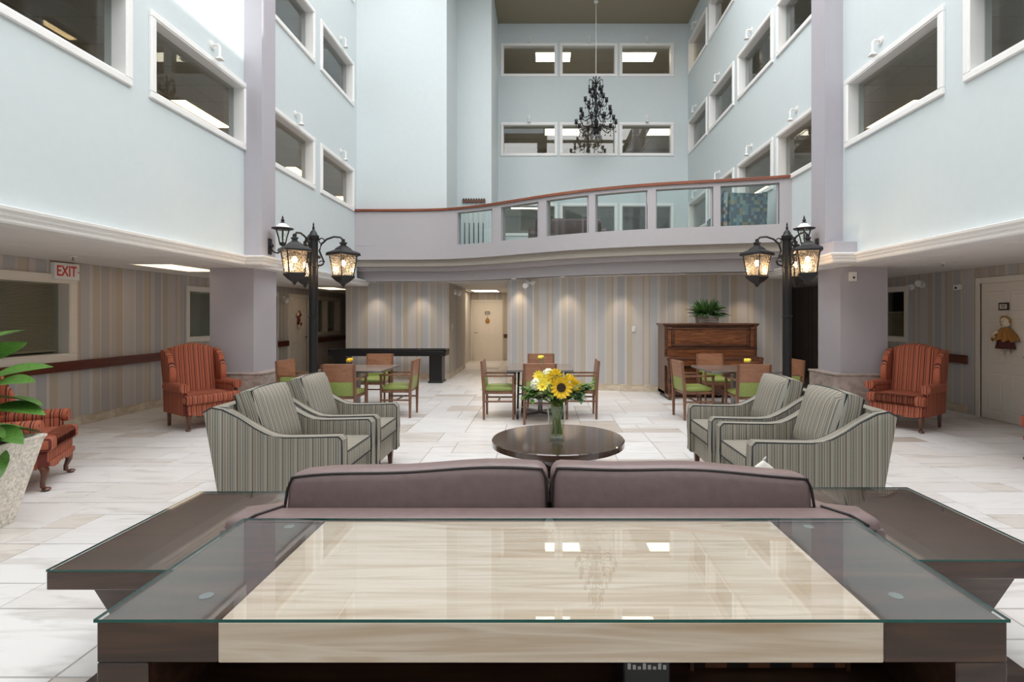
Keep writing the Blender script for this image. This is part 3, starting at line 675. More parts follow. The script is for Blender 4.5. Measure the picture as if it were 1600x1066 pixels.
blind(w3, (XLC - .2, XLC - .19, XLC - .16), 15.3, 17.0, 1.05, 2.08, 40, 'beige_paint', 'blind_pale', (1.2, 2.02))
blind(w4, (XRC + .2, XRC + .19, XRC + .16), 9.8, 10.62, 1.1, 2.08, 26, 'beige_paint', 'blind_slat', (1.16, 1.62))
DN = [0]
def door(loc, rz, wd, ht, lab, hinge=1, knob='brass'):
    """six panel door leaf in a frame; looks along local -y."""
    DN[0] += 1; t = thing(f'door_{DN[0]}', lab, 'door', loc, rz, None, 'structure'); a = wd / 2
    b = B(); b.box(-a - .09, -a, -.035, .02, 0, ht + .09, .006).box(a, a + .09, -.035, .02, 0, ht + .09, .006).box(-a, a, -.035, .02, ht, ht + .09, .006)
    b.box(-a - .02, -a, -.045, .0, 0, ht).box(a, a + .02, -.045, 0, 0, ht); b.ob('door_frame', 'cream_trim', t)
    lf = B().box(-a, a, -.012, .02, .008, ht - .003).ob('door_leaf', 'door_white', t)
    pw = (wd - .36) / 2
    for sx in (-1, 1):
        cx = sx * (pw / 2 + .06)
        for z0, z1 in ((.16, .72), (.86, 1.52), (1.64, ht - .13)):
            B().box(cx - pw / 2, cx + pw / 2, -.020, -.012, z0, z1, .007).box(cx - pw / 2 + .05, cx + pw / 2 - .05, -.026, -.018, z0 + .05, z1 - .05, .005).ob('door_panel', 'door_white', lf)
    hx = hinge * (a - .07)
    B().cyl((hx, -.012, .98), (hx, -.02, .98), .028).cyl((hx, -.02, .98), (hx, -.055, .98), .01).tube([(hx, -.055, .98), (hx - hinge * .11, -.055, .98)], .009).ob('door_handle', 'steel', t, smooth=True)
    return t
def number_plate(loc, rz, s_, lab):
    t = thing('door_number_plate', lab, 'sign', loc, rz)
    B().box(-.085, .085, -.014, 0, -.055, .055, .004).ob('frame', 'plate_dark', t)
    B().box(-.06, .06, -.0165, -.013, -.034, .034).ob('card', 'plate_paper', t)
    text(s_, 'number', 'ink', t, (0, -.0172, 0), (PI / 2, 0, 0), .058, ext=.0006)
door((XRC, 7.64, 0), -PI / 2, .94, 2.06, 'white six panel door carrying a rag doll', hinge=1)
number_plate((XRC - .028, 7.69, 1.70), -PI / 2, '107', 'small dark framed number plate above the rag doll')
door((XLC, 14.2, 0), PI / 2, 1.0, 2.06, 'white six panel door with a red wreath', hinge=1)
door((-1.96, YE, 0), 0, .95, 2.06, 'beige door at the end of the short hallway', hinge=-1)
number_plate((-1.93, YE - .028, 1.68), 0, '109', 'small dark number plate on the hallway end door')
door((XRC, 12.1, 0), -PI / 2, .9, 2.06, 'white door in the corridor past the stone based column')
door((XLC, 12.55, 0), PI / 2, .9, 2.06, 'white door hidden mostly behind the column past exit sign')
def handrail(name, x, s, y0, y1, z, lab):
    t = thing(name, lab, 'handrail', (x, y0, z))
    B().box(*sorted((s * .03, s * .065)), 0, y1 - y0, -.07, .07, .012, seg=2).ob('rail', 'handrail_wood', t)
    n = max(2, round((y1 - y0) / 1.4))
    for i in range(n): yy = (y1 - y0) * (i + .5) / n; B().box(*sorted((0, s * .032)), yy - .04, yy + .04, -.04, .04).ob('bracket', 'handrail_wood', t)
handrail('wall_handrail', XLC, 1, 3.5, 11.95, .865, 'long dark wooden handrail below the exit sign window')
handrail('wall_handrail', XLC, 1, 13.02, 13.58, .865, 'short wooden handrail between column and wreath door')
handrail('wall_handrail', XLC, 1, 14.85, 17.8, .865, 'dark wooden handrail below the double window past wreath door')
handrail('wall_handrail', XRC, -1, 8.34, 11.5, .865, 'dark wooden handrail beside the doll door')
t = thing('wall_handrail', 'short dark handrail beside the hallway end door', 'handrail', (-1.36, YE, .865))
B().box(0, .5, -.065, -.03, -.07, .07, .01).ob('rail', 'handrail_wood', t); B().box(.2, .3, -.032, 0, -.04, .04).ob('bracket', 'handrail_wood', t)
# --- recessed downlights and hallway panel
for i, (px, Y) in enumerate([(584, 12.82), (655, 12.82), (729, 12.7), (803, 11.75), (880, 11.1), (968, 10.65), (1066, 10.4), (1168, 10.3)]):
    x = (px - 847) * Y / F
    t = thing('downlight', 'small recessed warm downlight washing the ' + ('shuffleboard wall' if i < 3 else 'curved striped wall'), 'light', (x, Y, ZB), 0, 'downlights over the ' + ('shuffleboard wall' if i < 3 else 'curved wall'))
    B().lathe([(.045, -.012), (.06, -.012), (.062, 0), (.045, 0)], n=18).ob('trim_ring', 'white_trim', t, smooth=True)
    B().cyl((0, 0, -.004), (0, 0, -.001), .044, n=18).ob('lens', 'downlight_lens', t)
    l = bpy.data.lights.new('downlight_lamp', 'SPOT'); l.energy = 16; l.spot_size = math.radians(80); l.spot_blend = .7; l.color = (1, .80, .58); l.shadow_soft_size = .04
    lo = bpy.data.objects.new('downlight_lamp', l); COL.objects.link(lo); lo.parent = t; lo.location = (0, 0, -.03)
panel('ceiling_light', -2.25, -1.45, 16.6, 17.7, ZB - .001, 'bright square ceiling panel in the short hallway', 'panel_light')
def emergency(loc, rz, lab):
    t = thing('emergency_light', lab, 'light', loc, rz)
    B().cyl((0, 0, 0), (0, -.035, 0), .07, n=18).ob('canopy', 'white_plastic', t, smooth=True)
    for s in (-1, 1):
        h = B().cyl((s * .03, -.03, .01), (s * .08, -.09, .03 * s), .014).ob('swivel', 'white_plastic', t)
        B().lathe([(.02, 0), (.055, .03), (.06, .09), (.052, .095), (0, .085)], n=16, M=T(s * .08, -.085, .03 * s) @ R(1.9, 'X') @ R(s * .3, 'Y')).ob('lamp_head', 'white_plastic', h, smooth=True)
emergency((-.35, 11.80, 2.29), .45, 'white twin head emergency light on the curved striped wall')
emergency((XRC, 9.37, 2.13), -PI / 2, 'white twin head emergency light beside the doll door window')
emergency((-2.32, 13.9, 2.2), PI / 2, 'white twin head emergency light inside the short hallway')
emergency((XLC, 13.35, 2.0), PI / 2, 'white twin head emergency light beside the wreath door')
def wallbox(name, lab, cat, x, y, z, sx, sy, sz, face):
    t = thing(name, lab, cat, (x, y, z)); B().box(-sx / 2, sx / 2, -sy / 2, sy / 2, -sz / 2, sz / 2, .008, seg=2).ob('housing', 'white_plastic', t)
    p = Vector(face); B().ball((p.x * sx / 2, p.y * sy / 2, -sz * .12), min(sx, sy, sz) * .3, 10).ob('sensor_eye', 'black_plastic', t)
wallbox('motion_sensor', 'small white motion sensor on the column near the lit lanterns', 'sensor', 4.72, 7.975, 2.16, .10, .06, .14, (0, -1, 0))
wallbox('alarm_box', 'small white alarm box beside the doll door frame', 'alarm', XRC - .03, 8.55, 2.03, .06, .12, .09, (-1, 0, 0))
for x, y, rz, lab in ((-2.318, 13.55, PI / 2, 'white light switch at the corner of the hallway'), (1.9, 10.885, .12, 'white thermostat on the curved striped wall'), (-2.55, 13.097, 0, 'white outlet plate below the shuffleboard table')):
    z = 1.3 if 'outlet' not in lab else .42
    t = thing('wall_plate', lab, 'switch', (x, y, z), rz); B().box(-.04, .04, -.008, 0, -.06, .06, .003).ob('cover', 'white_plastic', t); B().box(-.012, .012, -.014, -.006, -.022, .022, .002).ob('toggle', 'ivory', t)
# ---------------------------------------------------------------- foreground: console, sofa, end tables
def glass_top(x0, x1, y0, y1, z0, z1, parent):
    b = B(); b.box(x0, x1, y0, y1, z0, z1)
    o = b.ob('glass_top', ['table_glass', 'teal_edge'], parent)
    for p in o.data.polygons: p.material_index = 0 if abs(p.normal.z) > .5 else 1
    return o
cs = thing('console_table', 'dark wood console table with travertine centre slab under glass behind the sofa', 'table', (.024, 1.268, 0))
L, Rr, D = -1.102, 1.102, .626; sl, sr = -.808, .803
for x0, x1 in ((L, sl), (sr, Rr)): B().box(x0, x1, 0, D, .712, .811, .004).ob('wood_top', 'walnut', cs)
B().box(sl, sr, 0, D, .712, .811, .003).ob('stone_slab', 'travertine', cs)
glass_top(L - .003, Rr + .003, -.004, D + .004, .8125, .8205, cs)
for x0, x1 in ((L, L + .124), (Rr - .124, Rr)): B().box(x0, x1, 0, D, 0, .712, .004).ob('side_panel', 'walnut', cs)
B().box(L + .124, Rr - .124, .5, .52, 0, .712).ob('back_panel', 'walnut', cs)
B().box(L + .124, Rr - .124, .02, .5, .22, .25, .003).ob('shelf', 'walnut', cs)
B().box(L + .124, Rr - .124, .02, .5, .50, .525, .003).ob('shelf', 'walnut', cs)
for x in (L + .19, Rr - .19):
    for y in (.12, D - .05): B().cyl((x, y, .8105), (x, y, .8125), .017, n=16).ob('glass_bumper', 'bumper', cs)
t = thing('board_game_box', 'black box with silver lettering pattern on the console shelf', 'box', (.27, 1.40, .525))
B().box(-.06, .06, -.05, .14, 0, .155, .004).ob('case', 'black_plastic', t)
b = B()
for i in range(8): b.box(-.05 + i * .013, -.05 + i * .013 + .008, -.0515, -.049, .118, .134 - .004 * (i % 3))
b.ob('print', 'steel', t); B().ball((.0, -.03, .157), .014, 10, (1, .6, .3)).ob('clasp', 'chrome', t)
t = thing('checkerboard', 'wooden checkerboard leaning inside the console table', 'board game', (.66, 1.42, .525))
B().box(-.22, .22, .10, .115, 0, .165, .002, M=R(.06, 'X')).ob('playing_face', 'checker', t); B().box(-.232, -.22, .098, .118, 0, .165).box(.22, .232, .098, .118, 0, .165).ob('frame', 'leg_wood', t)

sf = thing('sofa', 'taupe leather two cushion sofa seen from behind', 'sofa', (.04, 1.94, 0))
B().box(-1.23, 1.23, 0, .15, .10, .80, .035, seg=3).ob('back_frame', 'leather', sf, smooth=True)
for s in (-1, 1):
    x0, x1 = sorted((s * 1.06, s * 1.25))
    a = B().prism([(.0, .12), (.98, .12), (.98, .60), (.86, .63), (.45, .70), (.2, .775), (.1, .79), (0, .76)], x0, x1, 'x', bev=.04, seg=3).ob('arm', 'leather', sf, smooth=True)
    xe = s * 1.062
    B().tube([(s * 1.17, .0, .775), (s * 1.12, .03, .803), (s * 1.06, .13, .803)], .006).ob('piping', 'leather_piping', a, smooth=True)
B().box(-1.06, 1.06, .12, .95, .1, .30, .02).ob('seat_base', 'leather', sf, smooth=True)
for x in (-.53, .53):
    B().pillow(.16, 1.04, .72, M=T(x, .56, .38) @ R(PI / 2, 'Y') @ R(PI / 2, 'X') @ R(0, 'Z'), pinch=.25).ob('seat_cushion', 'leather', sf, smooth=True)
for s, x in ((-1, -.545), (1, .525)):
    b = B(); b.box(-.53, .53, -.085, .085, -.25, .25, .045, seg=4)
    bmesh.ops.subdivide_edges(b.bm, edges=[e for e in b.bm.edges if e.calc_length() > .3], cuts=8, use_grid_fill=True)
    for v in b.bm.verts:
        k = 1 - (v.co.x / .53) ** 2; q = v.co.z / .25
        v.co.y *= 1 + .16 * max(0, k) * (1 - q * q * .8)
        v.co.z += (.018 * max(0, k) ** .5 * (1 if q > 0 else 0) + .006 * math.sin(v.co.x * 9 + s)) * max(0, q)
        v.co.z += .02 * s * -1 * (v.co.x / .53) * max(0, q)
    c = b.ob('back_cushion', 'leather', sf, loc=(x, .235, .668), smooth=True, rot=(-.10, 0, 0))
    for yy in (-.075, .075):
        pts = [(-.505 + 1.01 * i / 24, yy * (1.02), .236 + .016 * max(0, 1 - ((-.505 + 1.01 * i / 24) / .53) ** 2) ** .5 - .02 * s * (-.505 + 1.01 * i / 24) / .53 + .005 * math.sin((-.505 + 1.01 * i / 24) * 9 + s)) for i in range(25)]
        pts = [(-.528, yy, -.2), (-.53, yy, .12 + .01 * s), (-.522, yy, .2 + .02 * s)] + pts + [(.522, yy, .2 - .02 * s), (.53, yy, .12 - .01 * s), (.528, yy, -.2)]
        B().tube(pts, .0055, 6).ob('piping', 'leather_piping', c, smooth=True)
for x in (-1.1, 1.1):
    for y in (.08, .88): B().box(x - .03, x + .03, y - .03, y + .03, 0, .1, .004).ob('leg', 'leg_wood', sf)
for s, x0, x1, y0, y1, lab in ((-1, -1.957, -1.262, 2.07, 3.0, 'dark wood end table with glass top on the planter side of the sofa'), (1, 1.345, 2.138, 2.158, 3.073, 'dark wood end table with glass top on the doll door side of the sofa')):
    t = thing('end_table', lab, 'table', ((x0 + x1) / 2, (y0 + y1) / 2, 0)); a, e = (x1 - x0) / 2, (y1 - y0) / 2
    B().box(-a, a, -e, e, .47, .542, .004).ob('table_top', 'walnut', t); glass_top(-a, a, -e, e, .543, .551, t)
    B().box(-a + .13, a - .13, -e + .14, e - .14, .44, .47).ob('recessed_neck', 'walnut', t)
    B().box(-a + .10, a - .10, -e + .09, e - .09, .03, .44, .004, taper=.62).ob('pedestal', 'walnut', t)
    B().box(-a + .06, a - .06, -e + .06, e - .06, 0, .035, .004).ob('foot_plate', 'walnut', t)

# ---------------------------------------------------------------- striped armchairs (local x = forward)
AP = [(0, .815), (.06, .85), (.144, .835), (.267, .772), (.39, .692), (.47, .65), (.535, .627), (.62, .620), (.8, .622), (1.03, .628), (1.055, .60), (1.05, .15), (.115, .15)]
def armchair(loc, rz, W, label):
    t = thing('striped_armchair', label, 'armchair', loc, rz, 'grey green striped armchairs around the coffee table')
    for s in (-1, 1):
        y0, y1 = sorted((s * W / 2, s * (W / 2 - .115)))
        a = B().prism(AP, y0, y1, 'y', bev=.010).ob('arm', 'fabric_x', t, smooth=True)
        tb = B(); top = AP[:11]
        tp = sweep([(p[0], p[1]) for p in top] + [(1.054, .2)], [(0.0, 0), (.006, 0), (.006, 1), (0, 1)], -1)
        for v in tp.bm.verts: x, z, q = v.co; v.co = (x, (y0 + .008) + (y1 - y0 - .016) * q, z)
        tp.ob('arm_band', 'fabric_y', a, smooth=True)
        for yy in (y0 + .006, y1 - .006):
            B().tube([(p[0], yy, p[1] + .004) for p in top] + [(1.06, yy, .4), (1.056, yy, .16)], .0055, 6).ob('piping', 'piping', a, smooth=True)
    w2 = W / 2 - .11
    B().prism([(.12, .15), (1.02, .15), (1.02, .35), (.12, .35)], -w2, w2, 'y', bev=.015).ob('seat_base', 'fabric_y', t, smooth=True)
    B().prism([(.115, .15), (.24, .15), (.16, .86), (.06, .86), (0.0, .82)], -W / 2 + .05, W / 2 - .05, 'y', bev=.02).ob('backrest', 'fabric_y', t, smooth=True)
    c = B().box(.2, 1.06, -w2 + .004, w2 - .004, .35, .50, .03, seg=3).ob('seat_cushion', 'fabric_y', t, smooth=True)
    B().tube([(1.056, -w2 + .02, .49), (1.06, 0, .495), (1.056, w2 - .02, .49)], .005, 6).tube([(1.056, -w2 + .02, .362), (1.06, 0, .36), (1.056, w2 - .02, .362)], .005, 6).ob('piping', 'piping', c, smooth=True)
    Mx = T(.31, 0, .715) @ R(-.30, 'Y')
    c = B().pillow(.25, 2 * w2 + .03, .54, M=None, pinch=.38).ob('back_cushion', 'fabric_s', t, smooth=True); c.matrix_local = Mx
    hw, hz = w2 + .0, .262
    for xx in (.068, -.068):
        B().tube([(xx, -hw * .97, -hz * .9), (xx, -hw, 0), (xx, -hw * .985, hz * .93), (xx, -hw * .5, hz * .985), (xx, 0, hz), (xx, hw * .5, hz * .985), (xx, hw * .985, hz * .93), (xx, hw, 0), (xx, hw * .97, -hz * .9)], .0055, 6).ob('piping', 'piping', c, smooth=True)
    for x in (.17, .98):
        for y in (-W / 2 + .07, W / 2 - .07): B().box(x - .028, x + .028, y - .028, y + .028, 0, .15, .003, taper=.65).ob('leg', 'leg_wood', t)
    return t
armchair((-2.585, 4.40, 0), 0, .80, 'grey green striped armchair on wing chair side, next to the sofa')
armchair((-2.585, 5.23, 0), 0, .78, 'grey green striped armchair on exit sign side, nearer the lamp post')
armchair((2.59, 4.22, 0), PI, .80, 'grey green striped armchair on doll door side, next to the sofa')
armchair((2.59, 5.13, 0), PI, .80, 'grey green striped armchair on piano side, nearer the lamp post')
t = thing('throw_pillow', 'white throw pillow on the sofa, one corner peeking over the back cushion', 'pillow', (1.03, 2.44, .43))
B().pillow(.13, .34, .34, pinch=.75, M=T(0, 0, .225) @ R(PI / 2, 'Z') @ R(PI / 4, 'X')).ob('cover', 'pillow_white', t, smooth=True)
B().tube([(0, 0, .455), (.012, 0, .468)], .004, 6).ob('corner_tassel', 'pillow_white', t)

# ---------------------------------------------------------------- coffee table and bouquet
TX, TY, TZ = .145, 4.77, .45
t = thing('coffee_table', 'round dark wood coffee table holding the flower vase', 'table', (TX, TY, 0))
B().lathe([(.585, -.062), (.60, -.055), (.60, -.008), (.592, 0), (0, 0)], (0, 0, TZ), 64).ob('table_top', 'round_top_wood', t, smooth=True)
B().lathe([(.30, 0), (.30, .05), (.0, .05)], (0, 0, .12), 40).ob('lower_shelf', 'walnut', t, smooth=True)
for k in range(4):
    a = PI / 4 + k * PI / 2; x, y = .42 * math.cos(a), .42 * math.sin(a)
    B().cyl((x, y, 0), (x, y, TZ - .06), .018, n=14).ob('leg', 'chrome', t, smooth=True)
    B().tube([(x, y, .145), (x * .6, y * .6, .145)], .012).ob('brace', 'chrome', t, smooth=True)
B().lathe([(.13, 0), (.13, .33)], (0, 0, .06), 24).ob('drum', 'round_top_wood', t, smooth=True)
VX, VY = .13, 4.70
v = thing('flower_vase', 'clear glass vase filled with green stems on coffee table', 'vase', (VX, VY, TZ))
B().lathe([(.0, .004), (.052, .004), (.058, .02), (.052, .045), (.05, .08), (.06, .16), (.066, .24), (.074, .31), (.071, .31), (.062, .24), (.056, .16), (.046, .08), (.046, .05), (0, .045)], n=28, M=Matrix.Diagonal((1.22, 1.22, 1, 1))).ob('glass_body', 'vase_glass', v, smooth=True)
B().lathe([(.05, 0), (.058, .006), (.058, .022), (.05, .028)], n=28, M=Matrix.Diagonal((1.15, 1.15, 1, 1))).ob('base_ring', 'vase_glass', v, smooth=True)
rs = random.Random(11)
for i in range(30):
    a = rs.random() * 2 * PI; r0 = rs.uniform(.01, .05); a2 = a + rs.uniform(-.9, .9); r1 = rs.uniform(.03, .07)
    B().tube([(r0 * math.cos(a), r0 * math.sin(a), .05), (.03 * math.cos((a + a2) / 2), .03 * math.sin((a + a2) / 2), .18), (r1 * math.cos(a2), r1 * math.sin(a2), .34)], .005, 6).ob('stem', 'stem_green', v, smooth=True)
def leafmesh(b, L, W, M, fold=.2, curl=.3, nseg=5):
    prev = None
    for i in range(nseg + 1):
        t_ = i / nseg; w_ = W * (math.sin(PI * min(1, t_ * .96 + .03)) ** .8); z = -curl * L * t_ * t_; x = L * t_
        row = [M @ Vector((x, -w_, z + fold * w_)), M @ Vector((x, 0, z)), M @ Vector((x, w_, z + fold * w_))]
        row = [b.bm.verts.new(p) for p in row]
        if prev:
            for k in range(2): b.bm.faces.new((prev[k], prev[k + 1], row[k + 1], row[k]))
        prev = row
def aim(x, y, z, yaw, pitch, roll=0): return T(x, y, z) @ R(yaw, 'Z') @ R(-pitch, 'Y') @ R(roll, 'X')
def flower(name, label, cat, loc, yaw, pitch, kind, s, group):
    t = thing(name, label, cat, loc, 0, group); M0 = R(yaw, 'Z') @ R(-pitch, 'Y')        # local x = facing
    B().tube([(0, 0, 0), (Vector((VX, VY, TZ + .28)) - Vector(loc)) * .55, (Vector((VX, VY, TZ + .28)) - Vector(loc))], .004, 6).ob('stalk', 'stem_green', t)
    if kind == 'sun':
        B().lathe([(0, .010), (.026 * s, .012), (.030 * s, .0), (0, -.008)], n=20, M=M0 @ R(PI / 2, 'Y')).ob('seed_disc', 'seed_brown', t, smooth=True)
        for ring, n, l in ((0, 16, .052), (1, 14, .046)):
            for k in range(n):
                b = B(); leafmesh(b, l * s, .011 * s, M0 @ R((k + .5 * ring) * 2 * PI / n, 'X') @ T(0, 0, .024 * s) @ R(-PI / 2 + .12 + .12 * ring, 'Y'), .2, .1, 4); b.ob('petal', 'petal_yellow', t, fixn=False)
    elif kind == 'daisy':
        for k in range(11):
            b = B(); leafmesh(b, .04 * s, .011 * s, M0 @ R(k * 2 * PI / 11, 'X') @ T(0, 0, .004) @ R(-PI / 2 + .25, 'Y'), .2, .15, 3); b.ob('petal', 'petal_lemon', t, fixn=False)
        B().ball(M0 @ Vector((.006, 0, 0)), .011 * s, 8).ob('centre', 'petal_yellow', t)
    elif kind == 'mum':
        for k in range(42):
            a = k * 2.39996; z = 1 - 1.5 * k / 42; r = math.sqrt(max(0, 1 - z * z)); d = Vector((z, r * math.cos(a), r * math.sin(a)))
            b = B(); leafmesh(b, .026 * s, .008 * s, M0 @ T(*(d * .02 * s)) @ d.to_track_quat('X', 'Z').to_matrix().to_4x4(), .4, -.2, 3); b.ob('petal', 'petal_lemon' if k % 3 else 'petal_yellow', t, fixn=False)
    else:
        for k in range(30):
            a = k * 2.39996; z = 1 - 1.45 * k / 30; r = math.sqrt(max(0, 1 - z * z)); d = Vector((z, r * math.cos(a), r * math.sin(a)))
            B().ball(M0 @ (d * .036 * s), .0155 * s, 7, (1, 1, .8)).ob('petal', 'petal_white', t, smooth=True)
    return t
def bl(px, py, dy=0): Y = VY + dy; return ((px - 847) * Y / F, Y, H + (495 - py) * Y / F)
flower('sunflower', 'large sunflower with dark brown centre facing out of the bouquet', 'flower', bl(877, 606, -.16), -PI / 2 + .1, .12, 'sun', 1.35, None)
flower('yellow_chrysanthemum', 'large golden chrysanthemum above the sunflower', 'flower', bl(868, 589, -.05), -PI / 2, .9, 'mum', 1.7, None)
for i, (px, py, dy) in enumerate([(893, 597, -.08), (900, 603, -.02), (889, 594, .02)]): flower('yellow_chrysanthemum', 'ruffled yellow chrysanthemum beside the large sunflower', 'flower', bl(px, py, dy), -PI / 2 + .4, .5, 'mum', 1.35, 'yellow chrysanthemums in the bouquet')
for i, (px, py, dy, yw) in enumerate([(855, 594, -.06, -.2), (849, 596, -.1, -.5), (848, 603, -.14, -.3), (861, 593, 0, 0), (842, 588, 0, -.4)]): flower('yellow_lily', 'open lemon yellow flower on the pale side of the bouquet', 'flower', bl(px, py, dy), -PI / 2 + yw, .4, 'daisy', 1.35, 'lemon yellow flowers in the bouquet')
for i, (px, py, dy) in enumerate([(857, 585, .02), (839, 601, -.06), (887, 600, -.12)]): flower('white_rose', ['creamy white rose at the top of the bouquet', 'creamy white rose low at the edge of the bouquet', 'small white bloom tucked beside the sunflower'][i], 'flower', bl(px, py, dy), -PI / 2 + (-.6, -.8, .2)[i], .6, 'rose', (1.15, 1.2, .6)[i], None)
for i, (px, py, yw, pt, n) in enumerate([(846, 612, -2.6, .1, 14), (838, 616, -2.9, -.1, 12), (893, 614, -.5, .0, 14), (900, 612, -.2, .15, 12), (886, 618, -1.0, -.3, 10), (855, 617, -2.0, -.3, 10), (868, 592, 1.6, .8, 10), (876, 597, .4, .7, 8), (850, 606, 2.6, .4, 10), (843, 618, -2.3, -.25, 12), (896, 618, -.8, -.25, 12), (860, 614, -1.8, .0, 12), (880, 615, -1.2, .05, 12), (835, 609, -3.0, .2, 10), (905, 606, -.1, .3, 10), (868, 620, -1.5, -.5, 12)]):
    x, y, z = bl(px, py, 0); t = thing('greenery_sprig', 'leafy green sprig ' + ('rising among the upper blooms' if py < 600 else 'hanging over the rim beside the pale blooms' if px < 858 else 'hanging over the rim below the sunflower'), 'foliage', (x, y, z), 0, 'greenery sprigs ' + ('among the upper blooms' if py < 600 else 'beside the pale blooms' if px < 858 else 'below the sunflower')); tip = Vector((math.cos(yw) * math.cos(pt), math.sin(yw) * math.cos(pt), math.sin(pt))) * .11
    B().tube([Vector((VX, VY, TZ + .29)) - Vector((x, y, z)), (0, 0, 0), tip], .003, 5).ob('stalk', 'stem_green', t)
    for k in range(n):
        q = k / n; b = B(); leafmesh(b, .075, .020, T(*(tip * q)) @ R(yw + (1 if k % 2 else -1) * .8, 'Z') @ R(-rs.uniform(-.3, .7), 'Y'), .2, .3, 4); b.ob('leaf', 'leaf_mid' if k % 2 else 'leaf_fern', t, fixn=False)
for i, (px, py, yw) in enumerate([(868, 608, -2.2), (872, 614, -1.2), (862, 616, -1.9)]):
    x, y, z = bl(px, py, -.07); t = thing('broad_leaf', 'broad folded dark green leaf below the sunflower', 'foliage', (x, y, z), 0, 'broad leaves at the vase rim')
    b = B(); leafmesh(b, .15, .036, T(.03, -.02, .02) @ R(yw + 3.6, 'Z') @ R(.5, 'Y') @ R(-1.1, 'X'), .5, .5, 7); b.ob('blade', 'leaf_dark', t, fixn=False); B().tube([(.03, -.02, .02), Vector((VX, VY, TZ + .28)) - Vector((x, y, z))], .004, 5).ob('stalk', 'stem_green', t)

# ---------------------------------------------------------------- red striped wing chairs (local x = forward)
def wing_chair(loc, rz, label):
    t = thing('wing_chair', label, 'armchair', loc, rz, 'rust red striped wing chairs')
    b = B(); b.box(-.08, .08, -.30, .30, 0, .74, .05, seg=3)
    bmesh.ops.subdivide_edges(b.bm, edges=[e for e in b.bm.edges if e.calc_length() > .3], cuts=7, use_grid_fill=True)
    for v in b.bm.verts:
        k = 1 - (v.co.y / .30) ** 2
        if v.co.z > .45: v.co.z += (.055 * max(0, k) ** 1.5 - .01) * (v.co.z - .45) / .29
        v.co.x += .03 * max(0, k) * (1 if v.co.x > 0 else 0)
    o = b.ob('backrest', 'red_s', t, loc=(-.30, 0, .38), smooth=True, rot=(0, -.16, 0))
    for s in (-1, 1):
        y0, y1 = sorted((s * .29, s * .375))
        B().prism([(-.36, .58), (-.16, .58), (-.10, .66), (-.11, .80), (-.19, .98), (-.31, 1.075), (-.42, 1.08), (-.46, 1.04)], y0, y1, 'y', bev=.025).ob('wing', 'red_x', t, smooth=True)
        B().prism([(-.36, .20), (.26, .20), (.26, .46), (.24, .57), (-.38, .60)], *sorted((s * .285, s * .365)), 'y', bev=.02).ob('side_panel', 'red_x', t, smooth=True)
        a = B().cyl((-.26, s * .345, .575), (.29, s * .345, .575), .068, .062, 18).ob('arm_roll', 'red_x', t, smooth=True)
        B().cyl((.288, s * .345, .575), (.297, s * .345, .575), .057, n=18).ob('arm_front', 'red_y', a, smooth=True)
    b = B(); b.prism([(-.28, .30), (.0, .21), (.08, .255), (0.16, .255), (.28, .20), (.36, .20), (.36, .34), (-.36, .34), (-.36, .20)][2:] if False else [(-.34, .21), (.33, .21), (.33, .345), (-.34, .345)], -.33, .33, 'y', bev=.02)
    b.ob('seat_rail', 'red_y', t, smooth=True)
    B().prism([(-.33, .22), (-.22, .195), (-.12, .19), (-.06, .215), (.06, .215), (.12, .19), (.22, .195), (.33, .22), (.33, .26), (-.33, .26)], .325, .345, 'x', bev=.004).ob('front_apron', 'red_y', t)
    c = B().box(-.27, .37, -.285, .285, .35, .48, .035, seg=3); c.box(.22, .37, -.36, .36, .35, .48, .035, seg=3)
    c.ob('seat_cushion', 'red_y', t, smooth=True)
    for s in (-1, 1):
        pts = [(.27, s * .28, .23), (.30, s * .30, .19), (.305, s * .305, .14), (.285, s * .29, .08), (.285, s * .29, .035), (.31, s * .31, .018)]
        b = B(); rr = [.042, .036, .027, .019, .019, .024]; n = 10; rings = []
        for p, r_ in zip(pts, rr): rings.append([b.bm.verts.new((p[0] + r_ * math.cos(2 * PI * k / n), p[1] + r_ * math.sin(2 * PI * k / n), p[2])) for k in range(n)])
        for a, e in zip(rings, rings[1:]):
            for k in range(n): b.bm.faces.new((a[k], a[(k + 1) % n], e[(k + 1) % n], e[k]))
        b.bm.faces.new(rings[-1]); b.bm.faces.new(rings[0][::-1]); b.ball((.318, s * .315, .018), .034, 10, (1, 1, .52)); b.ob('front_leg', 'leg_wood', t, smooth=True)
        B().box(-.37, -.325, s * .29 - .022, s * .29 + .022, 0, .24, .004, taper=.8, M=None).ob('rear_leg', 'leg_wood', t)
    return t
fa = math.atan2(-.36, .53)
wc = wing_chair((-4.86, 7.52, 0), fa, 'rust striped wing chair facing the room beside the mauve column with exit sign')
def wing_clone(loc, rz, lab): return clone(wc, loc, rz, lab, 'rust red striped wing chairs')
wing_clone((5.12, 7.40, 0), PI - fa, 'rust striped wing chair beside the doll door')
wing_clone((-4.83, 4.80, 0), math.atan2(.33, .65), 'rust striped wing chair half hidden behind the stone planter')
wing_clone((5.46, 5.28, 0), PI - .25, 'rust striped wing chair of which only a leg shows near the doll door')

